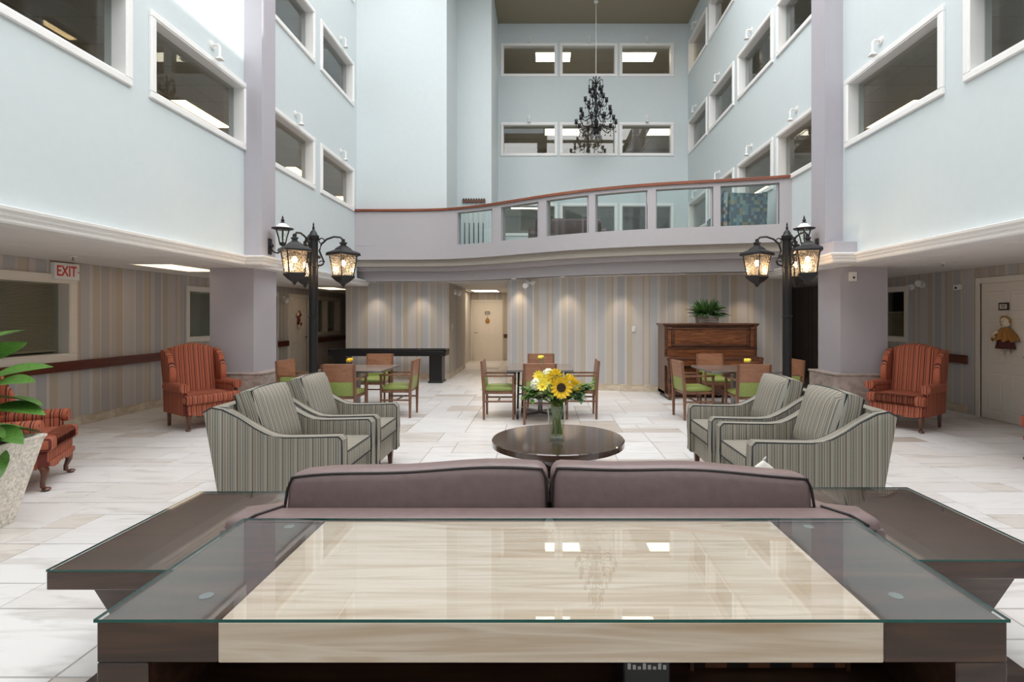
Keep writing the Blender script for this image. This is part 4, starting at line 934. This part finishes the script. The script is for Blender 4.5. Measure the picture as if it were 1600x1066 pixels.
# ---------------------------------------------------------------- planter with fiddle leaf fig
t = thing('stone_planter', 'tall tapered speckled stone planter beside the wing chair', 'planter', (-4.12, 3.78, 0))
B().lathe([(.20, 0), (.35, .61), (.365, .625), (.365, .64), (.335, .64), (.325, .60), (0, .58)], n=4, square=True, M=R(.1, 'Z') @ Matrix.Diagonal((1.12, 1.12, 1, 1))).ob('pot', 'terracotta_stone', t)
B().cyl((0, 0, .57), (0, 0, .6), .24, n=16).ob('soil', 'seed_brown', t)
pl = thing('fiddle_leaf_fig', 'fiddle leaf fig with large glossy leaves growing in the stone planter', 'plant', (-4.12, 3.78, .6))
B().tube([(0, 0, 0), (.02, .01, .3), (-.02, 0, .6), (0, .02, .95)], .022, 8, .012).tube([(.01, 0, .2), (.12, -.05, .4), (.16, -.08, .62)], .014, 8, .008).ob('trunk', 'leg_wood', pl, smooth=True)
rl = random.Random(5)
for x, y, z, yaw, pt, Ln, Wd, mm in [(.10, -.05, .02, -.5, -.35, .36, .12, 'leaf_mid'), (.13, -.06, .14, -.15, .02, .34, .10, 'leaf_mid'), (.1, .02, .28, .1, .12, .36, .10, 'leaf_mid'), (.14, -.06, .42, -.2, .42, .42, .10, 'leaf_mid'), (.08, -.04, .36, -.7, .1, .36, .11, 'leaf_mid'),
        (.10, .02, .48, .4, .5, .36, .10, 'leaf_mid'), (.0, 0, .55, 2.5, .4, .36, .11, 'leaf_mid'), (0, 0, .7, 1.2, .7, .34, .11, 'leaf_mid'), (0, 0, .8, -2.2, .7, .34, .11, 'leaf_mid'), (-.05, 0, .3, 3.0, .2, .36, .12, 'leaf_mid'),
        (-.04, -.05, .2, -2.0, .1, .36, .12, 'leaf_mid'), (.02, -.1, .20, -.1, .05, .40, .10, 'leaf_mid'), (.0, -.12, .10, -.35, -.1, .42, .12, 'leaf_mid'), (.0, .1, .34, .05, .15, .42, .09, 'leaf_mid'), (.12, -.07, .55, -1.2, .5, .36, .11, 'leaf_mid'), (.05, .05, .12, 1.2, 0, .34, .11, 'leaf_mid'), (.15, -.08, .6, .2, .75, .34, .1, 'leaf_mid'), (.12, -.04, .24, -.9, -.15, .36, .12, 'leaf_mid')]:
    b = B(); leafmesh(b, Ln, Wd, aim(x, y, z, yaw, pt, rl.uniform(-.4, .4)), .25, .28, 9)
    b.tube([(x * .4, y * .4, z - .04), (x, y, z)], .006, 5); b.ob('leaf', mm, pl, fixn=False, smooth=True)
# ---------------------------------------------------------------- dining sets
def dining_chair(label):
    t = thing('dining_chair', label, 'chair', (0, 0, 0), 0, 'brown wood dining chairs with green seats')
    for s in (-1, 1):
        y = s * .225
        B().prism([(-.235, 0), (-.205, 0), (-.20, .44), (-.245, .88), (-.275, .88), (-.245, .44)], y - .017, y + .017, 'y', bev=.004).ob('rear_leg', 'chair_wood', t)
        B().box(.205, .24, y - .017, y + .017, 0, .645, .004, taper=.8).ob('front_leg', 'chair_wood', t)
        B().prism([(-.24, .645), (.245, .645), (.25, .668), (-.245, .672)], y - .022, y + .022, 'y', bev=.005).ob('armrest', 'chair_wood', t)
        B().box(-.215, .215, y - .009, y + .009, .26, .285, .003).ob('stretcher', 'chair_wood', t)
    B().box(-.215, .235, -.215, .215, .385, .425, .004).ob('seat_frame', 'chair_wood', t)
    B().box(-.02, .005, -.21, .21, .262, .283, .003).ob('stretcher', 'chair_wood', t)
    B().pillow(.10, .44, .46, pinch=.45, cuts=5, M=T(.01, 0, .455) @ R(PI / 2, 'Y')).ob('seat', 'green_vinyl', t, smooth=True)
    tilt = R(-.10, 'Y')
    B().box(-.012, .012, -.215, .215, -.11, .15, .004, M=T(-.243, 0, .735) @ tilt).ob('back_panel', 'back_wood', t)
    B().box(-.015, .02, -.205, .205, -.105, .10, .01, seg=2, M=T(-.222, 0, .53) @ tilt).ob('back_pad', 'green_vinyl', t, smooth=True)
    return t
def dining_table(cx, cy, w_, d_, lab):
    t = thing('dining_table', lab, 'table', (cx, cy, 0))
    B().box(-w_ / 2, w_ / 2, -d_ / 2, d_ / 2, .722, .752, .003).ob('table_top', 'laminate', t)
    B().box(-w_ / 2 - .002, w_ / 2 + .002, -d_ / 2 - .002, -d_ / 2, .722, .750).box(-w_ / 2 - .002, w_ / 2 + .002, d_ / 2, d_ / 2 + .002, .722, .750).box(-w_ / 2 - .002, -w_ / 2, -d_ / 2, d_ / 2, .722, .750).box(w_ / 2, w_ / 2 + .002, -d_ / 2, d_ / 2, .722, .750).ob('edge_band', 'steel', t)
    B().cyl((0, 0, .06), (0, 0, .722), .038, n=18).ob('column', 'steel', t, smooth=True)
    B().box(-.2, .2, -.2, .2, .70, .722).ob('mounting_plate', 'black_metal', t)
    for k in range(4):
        a = k * PI / 2 + PI / 4
        B().box(.02, .40, -.03, .03, .02, .06, .006, M=R(a, 'Z')).cyl((.37 * math.cos(a), .37 * math.sin(a), 0), (.37 * math.cos(a), .37 * math.sin(a), .025), .02).ob('foot', 'steel', t)
TB = [(-2.88, 8.22, 1.04, 1.02, 'table by the shuffleboard'), (-.03, 8.36, 1.0, 1.02, 'table with the walker'), (2.97, 8.14, 1.02, 1.02, 'table before the piano')]
for cx, cy, w_, d_, nm in TB: dining_table(cx, cy, w_, d_, 'square laminate dining table, ' + {'table by the shuffleboard': 'the one by the shuffleboard', 'table with the walker': 'the one with the walker underneath', 'table before the piano': 'the one before the piano'}[nm])
CH = [(-2.86, 7.62, PI / 2, 'green seat dining chair, its back to the striped armchairs, table by the shuffleboard'), (-2.92, 9.20, -PI / 2, 'green seat dining chair between shuffleboard and its dining table'),
      (-2.24, 8.25, PI, 'green seat dining chair at the shuffleboard side table, beside the open floor'), (-3.72, 8.10, -.12, 'green seat dining chair behind the lamp post near the wreath door'),
      (-.03, 7.74, PI / 2, 'green seat dining chair right behind the flower vase, at table with walker'), (-.02, 9.24, -PI / 2, 'green seat dining chair against the curved wall side of the walker table'),
      (-.655, 8.12, 0, 'green seat dining chair beside the walker caster, towards the hallway'), (.60, 8.15, PI, 'green seat dining chair at the walker table, on the side of the piano'),
      (2.96, 7.58, PI / 2, 'green seat dining chair, its back to the striped armchairs, piano table'), (3.02, 9.20, -PI / 2, 'green seat dining chair between piano and its dining table'),
      (2.32, 8.08, .12, 'green seat dining chair at the piano table, beside the open floor'), (3.72, 8.2, PI, 'green seat dining chair at the piano table, behind the lamp post')]
base = dining_chair(CH[0][3]); base.location = (CH[0][0], CH[0][1], 0); base.rotation_euler = (0, 0, CH[0][2])
for x, y, rz, lab in CH[1:]: clone(base, (x, y, 0), rz, lab)
for (x, y, lab, c1) in ((-2.93, 8.0, 'small glass of yellow flowers on the shuffleboard side table', 'petal_yellow'), (-.02, 8.55, 'small glass of yellow flowers on the table with walker', 'petal_lemon'), (3.10, 7.92, 'small glass of yellow flowers on the piano table', 'petal_lemon')):
    t = thing('posy_glass', lab, 'vase', (x, y, .752))
    B().lathe([(0, .004), (.03, .004), (.028, .03), (.042, .07), (.045, .10), (.036, .125), (.034, .124), (.04, .10), (.036, .07), (.022, .03), (0, .012)], n=18).ob('glass', 'vase_glass', t, smooth=True)
    B().cyl((0, 0, .012), (0, 0, .05), .026, n=14).ob('pebbles', 'stem_green', t)
    for k in range(7):
        a = k * 2.4; r = .0 if k == 0 else .028; b = B(); b.ball((r * math.cos(a), r * math.sin(a),   .13 + .014 * (k % 2)), .030, 8, (1, 1, .85)); b.ob('blossom', c1 if k % 3 else 'petal_yellow', t, smooth=True)
# walker parked under the middle table
t = thing('wheeled_walker', 'folded black wheeled walker parked under the dining table behind the vase', 'walker', (-.03, 8.0, 0))
for s in (-1, 1):
    x = s * .33
    B().tube([(x, .1, .70), (x, .06, .62), (x + s * .01, -.06, .12)], .016).tube([(x - s * .07, .14, .70), (x - s * .06, .16, .4), (x - s * .05, .22, .12)], .016).ob('side_frame', 'black_metal', t, smooth=True)
    B().box(x - .018, x + .018, .02, .16, .665, .70, .01).ob('hand_grip', 'black_plastic', t)
    for y, xx in ((-.06, x + s * .01), (.22, x - s * .05)):
        B().box(xx - .012, xx + .012, y - .02, y + .02, .08, .16).ob('caster_fork', 'steel', t)
        wl = B().cyl((xx - .016, y, .062), (xx + .016, y, .062), .062, n=20).ob('wheel', 'black_plastic', t, smooth=True); B().cyl((xx - .018, y, .062), (xx + .018, y, .062), .03, n=14).ob('hub', 'steel', wl, smooth=True)
B().tube([(-.33, .04, .5), (.33, .04, .36)], .011).tube([(-.33, .04, .36), (.33, .04, .5)], .011).ob('cross_brace', 'black_metal', t, smooth=True)

# ---------------------------------------------------------------- piano, fern, shuffleboard
pn = thing('upright_piano', 'brown antique upright piano against the curved striped wall', 'piano', (2.33, 9.98, 0), .0)
Wp = 1.76
for x in (0, Wp - .06): B().box(x, x + .06, .0, .58, .06, 1.39, .006).ob('side_panel', 'piano_dark', pn)
B().box(-.035, Wp + .035, -.03, .60, 1.39, 1.425, .012, seg=2).box(-.02, Wp + .02, -.015, .59, 1.37, 1.392, .006).ob('lid', 'piano_dark', pn)
B().box(.06, Wp - .06, .05, .56, .07, 1.37).ob('case', 'piano_dark', pn)
up = B().box(.06, Wp - .06, .03, .06, .95, 1.37, .004).ob('upper_panel', 'piano_dark', pn)
B().box(.19, Wp - .19, .018, .04, 1.02, 1.30, .006).ob('figured_panel', 'piano_wood', up)
for x0, x1, z0, z1 in ((.14, Wp - .14, 1.30, 1.335), (.14, Wp - .14, .985, 1.02), (.14, .19, 1.02, 1.30), (Wp - .19, Wp - .14, 1.02, 1.30)): B().box(x0, x1, .008, .04, z0, z1, .008, seg=2).ob('moulding', 'piano_dark', up)
for x in (.095, Wp - .095):
    p = B().box(x - .035, x + .035, -.005, .05, .97, 1.33, .005).ob('pilaster', 'piano_wood', pn); B().cyl((x - .04, .005, 1.325), (x + .04, .005, 1.325), .03, n=16).ob('scroll', 'piano_dark', p, smooth=True)
B().box(.0, Wp, -.02, .06, .935, .955, .005).ob('ledge', 'piano_dark', pn)
B().box(.05, Wp - .05, -.01, .05, .79, .935, .004).ob('fallboard', 'piano_wood', pn)
B().box(-.02, Wp + .02, -.26, .05, .735, .79, .012, seg=2).ob('key_lid', 'piano_dark', pn)
B().box(.0, Wp, -.25, .05, .64, .735, .008).ob('key_bed', 'piano_wood', pn)
for x in (-.005, Wp - .085): B().box(x, x + .09, -.275, .05, .625, .80, .015, seg=2).ob('key_cheek', 'piano_dark', pn)
B().box(.06, Wp - .06, .03, .06, .12, .64, .004).ob('lower_panel', 'piano_dark', pn)
B().box(.2, Wp - .2, .02, .04, .2, .57, .006).ob('lower_moulding', 'piano_wood', pn)
for x in (.05, Wp - .05):
    B().lathe([(.045, .06), (.05, .10), (.035, .13), (.03, .2), (.042, .38), (.03, .52), (.045, .58), (.05, .63)], (x, -.19, 0), 18).ob('front_leg', 'piano_dark', pn, smooth=True)
    tb_ = B().box(x - .045, x + .045, -.26, .1, .045, .10, .008).ob('toe_block', 'piano_dark', pn)
    for y in (-.2, .5): B().cyl((x - .02, y, .028), (x + .02, y, .028), .028, n=14).ob('caster', 'brass', tb_, smooth=True)
B().box(.0, Wp, .02, .58, .05, .13, .006).ob('plinth', 'piano_dark', pn)
for x in (.76, .88, 1.0): B().box(x - .015, x + .015, -.09, .03, .06, .08, .006).ob('pedal', 'brass', pn)
t = thing('piano_fern', 'bushy green potted plant standing on top of the piano', 'plant', (3.20, 10.2, 1.425))
bk = B(); bk.prism([(-.18, 0), (.18, 0), (.205, .155), (-.205, .155)], -.11, .11, 'y', bev=.012); bk.ob('basket', 'stone_basket', t)
for z in (.025, .075, .125):
    B().box(-.19 - z * .12, .19 + z * .12, -.122, -.108, z - .02, z + .02, .008).ob('basket_band', 'stone_basket', t)
rf = random.Random(9)
for k in range(240):
    a = rf.random() * 2 * PI; el = rf.uniform(-.1, 1.5); r = rf.uniform(0, .09)
    b = B(); leafmesh(b, rf.uniform(.20, .33), rf.uniform(.02, .034), aim(r * math.cos(a) * 1.6, r * math.sin(a), .15 + .06 * rf.random(), a, el, rf.uniform(-.5, .5)), .2, .22, 5); b.ob('leaf', 'leaf_fern' if k % 3 else 'leaf_mid', t, fixn=False)
t = thing('shuffleboard_table', 'long black shuffleboard table against the striped wall', 'game table', (-3.61, 12.45, 0))
B().box(-1.36, 1.36, -.26, .26, .63, .74, .006).ob('cradle', 'black_satin', t)
B().box(-1.28, 1.28, -.19, .19, .735, .755).ob('playfield', 'laminate', t)
for y in (-.25, .21): B().box(-1.37, 1.37, y, y + .04, .70, .785, .006).ob('side_rail', 'black_satin', t)
for x in (-1.37, 1.32): B().box(x, x + .05, -.25, .25, .70, .785, .006).ob('end_rail', 'black_satin', t)
for x in (-1.12, 1.12):
    l_ = B().box(x - .15, x + .15, -.2, .2, .04, .64, .008).ob('pedestal', 'black_satin', t); B().box(x - .17, x + .17, -.22, .22, 0, .045, .006).ob('foot', 'black_satin', l_)
for i, (x, y, m_) in enumerate([(-3.66, 12.34, 'chrome'), (-3.52, 12.33, 'chrome'), (-3.45, 12.36, 'chrome'), (-4.2, 12.36, 'chrome'), (-2.9, 12.4, 'chrome'), (-2.75, 12.36, 'chrome')]):
    k = thing('shuffleboard_puck', 'metal puck lying on the shuffleboard table', 'puck', (x, y, .755), 0, 'pucks on the shuffleboard table'); B().cyl((0, 0, 0), (0, 0, .018), .028, n=18).ob('body', m_, k, smooth=True); B().cyl((0, 0, .018), (0, 0, .022), .02, n=18).ob('cap', 'exit_red' if i % 2 else 'ivory', k)

# ---------------------------------------------------------------- lamp posts and wall lanterns
def lantern(par, x, y, zt, rz, s=1.0):
    """four sided lantern hanging below zt."""
    M = T(x, y, zt) @ R(rz, 'Z')
    q = 2 ** .5 / 2
    hd = B().lathe([(.0, 0), (.05 * s, 0), (.058 * s, -.02 * s), (.04 * s, -.03 * s), (.045 * s, -.05 * s), (.10 * s, -.085 * s), (.13 * s, -.115 * s), (.235 * s, -.155 * s), (.245 * s, -.175 * s), (.245 * s, -.20 * s), (.20 * s, -.20 * s), (.19 * s, -.19 * s), (0, -.19 * s)], n=4, square=True, M=M).ob('lantern_hood', 'black_metal', par)
    for k in range(4):
        a0 = (k + .5) * PI / 2; a1 = (k + 1.5) * PI / 2
        P = lambda r, a, z: M @ Vector((r * math.cos(a), r * math.sin(a), z))
        b = B(); b.quad(P(.19 * s, a0, -.20 * s), P(.19 * s, a1, -.20 * s), P(.135 * s, a1, -.50 * s), P(.135 * s, a0, -.50 * s)); b.ob('lantern_pane', 'lantern_glass', hd)
        B().cyl(P(.195 * s, a0, -.195 * s), P(.14 * s, a0, -.51 * s), .009 * s, n=6).ob('lantern_bar', 'black_metal', hd)
    B().lathe([(.15 * s, -.49 * s), (.165 * s, -.50 * s), (.165 * s, -.52 * s), (.10 * s, -.58 * s), (.03 * s, -.625 * s), (.03 * s, -.64 * s), (.012 * s, -.655 * s), (0, -.67 * s)], n=4, square=True, M=M).ob('lantern_base', 'black_metal', par)
    bb = B().ball(M @ Vector((0, 0, -.31 * s)), .034 * s, 12, (1, 1, 1.35)).ob('bulb', 'bulb', hd, smooth=True)
    B().cyl(M @ Vector((0, 0, -.19 * s)), M @ Vector((0, 0, -.27 * s)), .016 * s).ob('socket', 'black_metal', hd)
    l = bpy.data.lights.new('lantern_lamp', 'POINT'); l.energy = 6; l.color = (1, .74, .48); l.shadow_soft_size = .05
    lo = bpy.data.objects.new('lantern_lamp', l); COL.objects.link(lo); lo.parent = par; lo.location = M @ Vector((0, 0, -.37 * s))
def scroll(c, dirv, r, a0, a1, n=12): return [Vector(c) + Vector((dirv[0] * r * math.cos(a0 + (a1 - a0) * i / n), dirv[1] * r * math.cos(a0 + (a1 - a0) * i / n), r * math.sin(a0 + (a1 - a0) * i / n))) for i in range(n + 1)]
def lamp_post(x, y, angs, label):
    t = thing('lamp_post', label, 'lamp', (x, y, 0))
    B().lathe([(.17, 0), (.17, .05), (.14, .08), (.125, .12), (.11, .42), (.13, .48), (.135, .53), (.10, .56), (.085, .60), (.0, .60)], n=24).ob('base', 'black_metal', t, smooth=True)
    B().cyl((0, 0, .56), (0, 0, 2.62), .058, n=20).ob('pole', 'black_metal', t, smooth=True)
    for z in (1.55, 2.22): B().lathe([(.06, -.012), (.068, -.006), (.068, .006), (.06, .012)], (0, 0, z), 20).ob('ring', 'black_metal', t, smooth=True)
    B().lathe([(.066, 2.58), (.072, 2.60), (.072, 2.64), (.05, 2.66), (.045, 2.68), (.025, 2.71), (.012, 2.725), (.018, 2.745), (.008, 2.77), (.012, 2.79), (0, 2.83)], n=18).ob('finial', 'black_metal', t, smooth=True)
    for a in angs:
        d = (math.cos(a), math.sin(a)); f_ = lambda r, z: (d[0] * r, d[1] * r, z)
        arm = B().tube([f_(.055, 2.24), f_(.10, 2.245), f_(.135, 2.29), f_(.10, 2.37), f_(.075, 2.44), f_(.10, 2.53), f_(.17, 2.60), f_(.26, 2.635), f_(.34, 2.63), f_(.38, 2.595)], .013, 8).ob('arm', 'black_metal', t, smooth=True)
        B().tube(scroll(f_(.105, 2.575), d, .035, PI * 1.4, -PI * .7), .009, 6).ob('scroll', 'black_metal', arm, smooth=True)
        B().tube([f_(.075, 2.25)] + scroll(f_(.10, 2.275), d, .028, -PI / 2, PI * .9), .008, 6).ob('scroll', 'black_metal', arm, smooth=True)
        B().cyl(f_(.38, 2.605), f_(.38, 2.56), .024, n=12).ob('collar', 'black_metal', arm, smooth=True)
        lantern(t, d[0] * .38, d[1] * .38, 2.565, a + (PI / 4 if abs(math.sin(a)) < .5 else .95), .92)
rad = math.radians
lamp_post(-3.08, 7.07, [rad(12), rad(258), rad(130)], 'black triple lantern lamp post beside the shuffleboard side dining table')
lamp_post(3.30, 7.07, [rad(168), rad(284), rad(48)], 'black triple lantern lamp post beside the piano side dining table')
def sconce(loc, s, label):
    t = thing('wall_lantern', label, 'lamp', loc)
    B().box(*sorted((0, s * .02)), -.05, .05, -.13, .11, .008).ball((s * .03, 0, 0), .035, 10).ob('wall_plate', 'black_metal', t, smooth=True)
    B().tube([(s * .02, 0, -.02), (s * .06, 0, -.09), (s * .13, 0, -.11), (s * .185, 0, -.07), (s * .20, 0, .0)], .012, 8).ob('arm', 'black_metal', t, smooth=True)
    c = s * .2
    B().lathe([(.0, 0), (.03, .0), (.045, .02), (.05, .04), (.04, .05)], (c, 0, 0), 18).ob('lantern_cup', 'black_metal', t, smooth=True)
    B().lathe([(.045, .05), (.062, .12), (.085, .2), (.10, .245)], (c, 0, 0), 18).ob('glass_bowl', 'vase_glass', t, smooth=True)
    for k in range(6):
        a = k * PI / 3; B().tube([(c + .048 * math.cos(a), .048 * math.sin(a), .045), (c + .066 * math.cos(a), .066 * math.sin(a), .13), (c + .10 * math.cos(a), .10 * math.sin(a), .235)], .007, 6).ob('cage_bar', 'black_metal', t, smooth=True)
    B().lathe([(.10, .235), (.15, .25), (.155, .262), (.11, .262)], (c, 0, 0), 24).ob('rim', 'black_metal', t, smooth=True)
    B().lathe([(.105, .262), (.085, .30), (.05, .33), (.02, .345), (0, .345)], (c, 0, 0), 20).ob('dome', 'white_plastic', t, smooth=True)
    B().lathe([(.035, .345), (.035, .352), (.015, .36), (.028, .385), (.012, .405), (.014, .42), (.0, .46)], (c, 0, 0), 14).ob('finial', 'black_metal', t, smooth=True)
sconce((XL + .26, 7.85, 2.61), 1, 'black carriage wall lantern on the column near the exit sign')
sconce((XR - .26, 7.85, 2.61), -1, 'black carriage wall lantern on the column near the doll door')

# ---------------------------------------------------------------- chandelier
t = thing('chandelier', 'black multi tier chandelier with small candle cups hanging above the balcony', 'chandelier', (1.50, 14.6, 6.5))
B().cyl((0, 0, 1.7), (0, 0, ZT - 6.5), .009, n=8).ob('rod', 'white_plastic', t)
B().lathe([(.06, 0), (.06, .03), (0, .05)], (0, 0, ZT - 6.5 - .05), 16).ob('ceiling_canopy', 'white_plastic', t, smooth=True)
B().lathe([(0, .06), (.04, .09), (.09, .16), (.10, .24), (.05, .30), (.03, .36), (.06, .42), (.07, .48), (.03, .55), (.025, .7), (.06, .76), (.065, .82), (.03, .9), (.025, 1.05), (.055, 1.12), (.03, 1.2), (.02, 1.4), (.05, 1.46), (.02, 1.55), (.015, 1.75)], n=18).ob('stem', 'black_satin', t, smooth=True)
for r, z, n, up, ph in ((.55, .30, 10, .20, 0), (.43, .62, 8, .16, .2), (.30, .95, 6, .14, .1), (.17, 1.22, 5, .12, .4)):
    for k in range(n):
        a = ph + 2 * PI * k / n; d = (math.cos(a), math.sin(a)); f_ = lambda q, zz: (d[0] * q, d[1] * q, zz)
        am = B().tube([f_(.03, z), f_(r * .3, z + .06), f_(r * .55, z - .02), f_(r * .8, z - .05), f_(r * .97, z + .02), f_(r, z + up * .5)], .012, 6).ob('arm', 'black_satin', t, smooth=True)
        B().lathe([(.012, 0), (.05, .02), (.055, .035), (.025, .04), (.022, .05), (.045, .07), (.042, .12), (.05, .13), (0, .13)], f_(r, z + up * .5), 10).ob('candle_cup', 'black_satin', am, smooth=True)
        B().ball(f_(r, z - .10), .016, 6, (1, 1, 1.8)).cyl(f_(r, z - .07), f_(r, z + up * .5), .003, n=4).ball(f_(r * .62, z - .13), .016, 6, (1, 1, 1.8)).cyl(f_(r * .62, z - .10), f_(r * .62, z), .003, n=4).ob('crystal', 'black_satin' if r > .2 else 'black_satin', am)
for k in range(6):
    a = 2 * PI * k / 6; d = (math.cos(a), math.sin(a))
    B().tube([(d[0] * .02, d[1] * .02, 1.5), (d[0] * .10, d[1] * .10, 1.62), (d[0] * .17, d[1] * .17, 1.66), (d[0] * .19, d[1] * .19, 1.6)], .012, 6).ball((d[0] * .19, d[1] * .19, 1.46), .022, 6, (1, 1, 2.6)).cyl((d[0] * .19, d[1] * .19, 1.5), (d[0] * .19, d[1] * .19, 1.6), .004, n=4).ob('crown_arm', 'black_satin', t, smooth=True)
for k in range(8):
    a = 2 * PI * k / 8; B().ball((.14 * math.cos(a), .14 * math.sin(a), .05), .03, 8, (1, 1, 1.5)).cyl((.14 * math.cos(a), .14 * math.sin(a), .08), (.08 * math.cos(a), .08 * math.sin(a), .2), .004, n=4).ob('glass_drop', 'steel', t, smooth=True)

# ---------------------------------------------------------------- balcony lounge
ZF = FL[0]
t = thing('patterned_armchair', 'teal mosaic patterned armchair behind the balcony glass', 'armchair', (3.68, 9.98, ZF), PI / 2 + .1); t.scale = (1, 1, .86)
B().prism([(-.36, .12), (-.24, .12), (-.28, .98), (-.40, 1.0)], -.36, .30, 'y', bev=.03).ob('backrest', 'mosaic', t, smooth=True)
B().box(-.3, .38, -.36, .36, .14, .42, .03, seg=2).ob('seat', 'mosaic', t, smooth=True)
for s in (-1, 1): B().prism([(-.38, .14), (.36, .14), (.36, .56), (-.1, .62), (-.34, 1.05), (-.42, 1.02)], *sorted((s * .34, s * .42)), 'y', bev=.02).ob('arm', 'mosaic', t, smooth=True)
for x in (-.26, .3):
    for y in (-.32, .32): B().box(x - .025, x + .025, y - .025, y + .025, 0, .15, taper=.7).ob('leg', 'leg_wood', t)
LD = 'leather_dark'
t = thing('balcony_sofa', 'dark brown leather sofa behind the balcony glass', 'sofa', (.6, 12.1, ZF), 0)
B().box(-.75, .75, -.1, .12, .1, .86, .06, seg=3).ob('backrest', LD, t, smooth=True); B().box(-.75, .75, .1, .75, .1, .44, .05, seg=3).ob('seat', LD, t, smooth=True)
for s in (-1, 1): B().box(*sorted((s * .72, s * .92)), -.1, .75, .08, .64, .06, seg=3).ob('arm', LD, t, smooth=True)
for x in (-.8, .8): B().box(x - .03, x + .03, -.03, .03, 0, .1).box(x - .03, x + .03, .65, .71, 0, .1).ob('leg', 'leg_wood', t)
t = thing('cue_rack', 'dark billiard cue rack on the narrow aqua wall', 'rack', (-1.78, 13.745, ZF))
B().box(-.30, .30, -.07, 0, 1.58, 1.66, .006).ob('top_bar', 'leg_wood', t); B().box(-.30, .30, -.09, 0, .38, .43, .006).ob('bottom_bar', 'leg_wood', t)
b = B()
for k in range(9): b.ball((-.27 + k * .0675, -.05, 1.67), .022, 8)
b.ob('ball_holder', 'black_plastic', t, smooth=True)
for k in range(5):
    x = -1.78 + (-.24 + k * .12)
    q = thing('billiard_cue', 'billiard cue standing in the wall rack', 'cue', (x, 13.70, ZF + .43), 0, 'cues in the rack'); B().cyl((0, 0, 0), (0, 0, .62), .014, .011, 8).ob('butt', 'black_satin', q); B().cyl((0, 0, .62), (0, 0, 1.25), .011, .006, 8).ob('shaft', 'ivory', q)
t = thing('balcony_plant', 'small leafy plant behind the balcony glass', 'plant', (2.55, 12.0, ZF))
B().lathe([(.10, 0), (.14, .3), (.15, .32), (.13, .32), (0, .3)], n=18).ob('pot', 'terracotta_stone', t, smooth=True)
for k in range(26):
    a = rf.random() * 2 * PI; b = B(); leafmesh(b, rf.uniform(.2, .34), .03, aim(0, 0, .3 + .2 * rf.random(), a, rf.uniform(.1, 1.3)), .2, .4, 5); b.ob('leaf', 'leaf_fern', t, fixn=False)

# ---------------------------------------------------------------- door decorations
t = thing('rag_doll', 'rag doll in burlap cape and dark red skirt hanging on white door', 'doll', (XRC - .03, 7.62, 1.2), -PI / 2); t.scale = (1.15,) * 3      # looks along local -y
b = B(); b.ball((0, -.04, .235), .07, 16, (1, .6, .95)); b.ob('head', 'doll_cream', t, smooth=True)
B().tube([(-.065, -.04, .27), (-.03, -.05, .305), (.02, -.05, .305), (.062, -.04, .265), (.066, -.04, .22)], .012, 6).ob('hair', 'doll_burlap', t, smooth=True)
for x in (-.024, .016): B().ball((x, -.083, .243), .006, 6).ob('eye', 'ink', t)
B().tube([(-.018, -.083, .205), (-.004, -.085, .199), (.012, -.083, .205)], .0025, 5).ob('mouth', 'wreath_red', t)
B().ball((-.004, -.086, .222), .005, 6).ob('nose', 'wreath_red', t)
b = B(); n = 36
for lo, hi in (((.05, .165), (.19, -.0)),):
    ra = [b.bm.verts.new((lo[0] * math.cos(2 * PI * k / n), -.04 + lo[0] * .6 * math.sin(2 * PI * k / n), lo[1])) for k in range(n)]
    rm = [b.bm.verts.new((.13 * math.cos(2 * PI * k / n) * (1 + .08 * math.cos(k * 2.2)), -.04 + .06 * math.sin(2 * PI * k / n) * (1 + .25 * math.cos(k * 2.2)), .09)) for k in range(n)]
    rb = [b.bm.verts.new((.185 * math.cos(2 * PI * k / n) * (1 + .06 * math.cos(k * 2.2)), -.04 + .07 * math.sin(2 * PI * k / n) * (1 + .3 * math.cos(k * 2.2)), -.0 + .02 * math.sin(k * 1.7))) for k in range(n)]
    for p, q in ((ra, rm), (rm, rb)):
        for k in range(n): b.bm.faces.new((p[k], p[(k + 1) % n], q[(k + 1) % n], q[k]))
b.ob('cape', 'doll_burlap', t, smooth=True)
B().lathe([(.06, .12), (.10, .02), (.135, -.10), (.13, -.10), (0, -.09)], n=20, M=T(0, -.04, 0) @ Matrix.Diagonal((1, .5, 1, 1))).ob('skirt', 'doll_cloth', t, smooth=True)
for x in (-.045, .045): B().tube([(x, -.04, -.06), (x, -.04, -.15), (x - .01, -.055, -.165)], .022, 8, .016).ob('leg', 'doll_cream', t, smooth=True)
B().tube([(-.06, -.08, .12), (-.10, -.11, .08), (-.08, -.12, .04)], .02, 8, .022).ob('arm', 'doll_cream', t, smooth=True)
t = thing('door_wreath', 'red and white stocking shaped wreath on the corridor door', 'wreath', (XLC + .03, 14.12, 1.48), PI / 2)
for i, (x, z, r) in enumerate([(-.05, .14, .06), (.02, .18, .055), (.08, .12, .05), (.0, .06, .06), (.02, -.02, .055), (-.03, -.10, .055), (.0, -.18, .06), (.08, -.16, .05), (.13, -.12, .04)]):
    B().ball((x, -.03, z), r, 9, (1, .5, 1)).ob('ribbon_loop', ['wreath_red', 'wreath_red', 'doll_cloth'][i % 3] if i not in (0, 6) else 'doll_cream', t, smooth=True)
t = thing('door_ornament', 'small straw ornament below the number plate on hallway door', 'ornament', (-1.93, YE - .03, 1.5))
B().lathe([(.02, 0), (.07, -.06), (.08, -.12), (.05, -.18), (0, -.19)], n=14, M=Matrix.Diagonal((1, .4, 1, 1))).ob('straw_body', 'doll_burlap', t, smooth=True); B().tube([(0, 0, .06), (0, 0, -.02)], .006).ob('loop', 'doll_cloth', t)
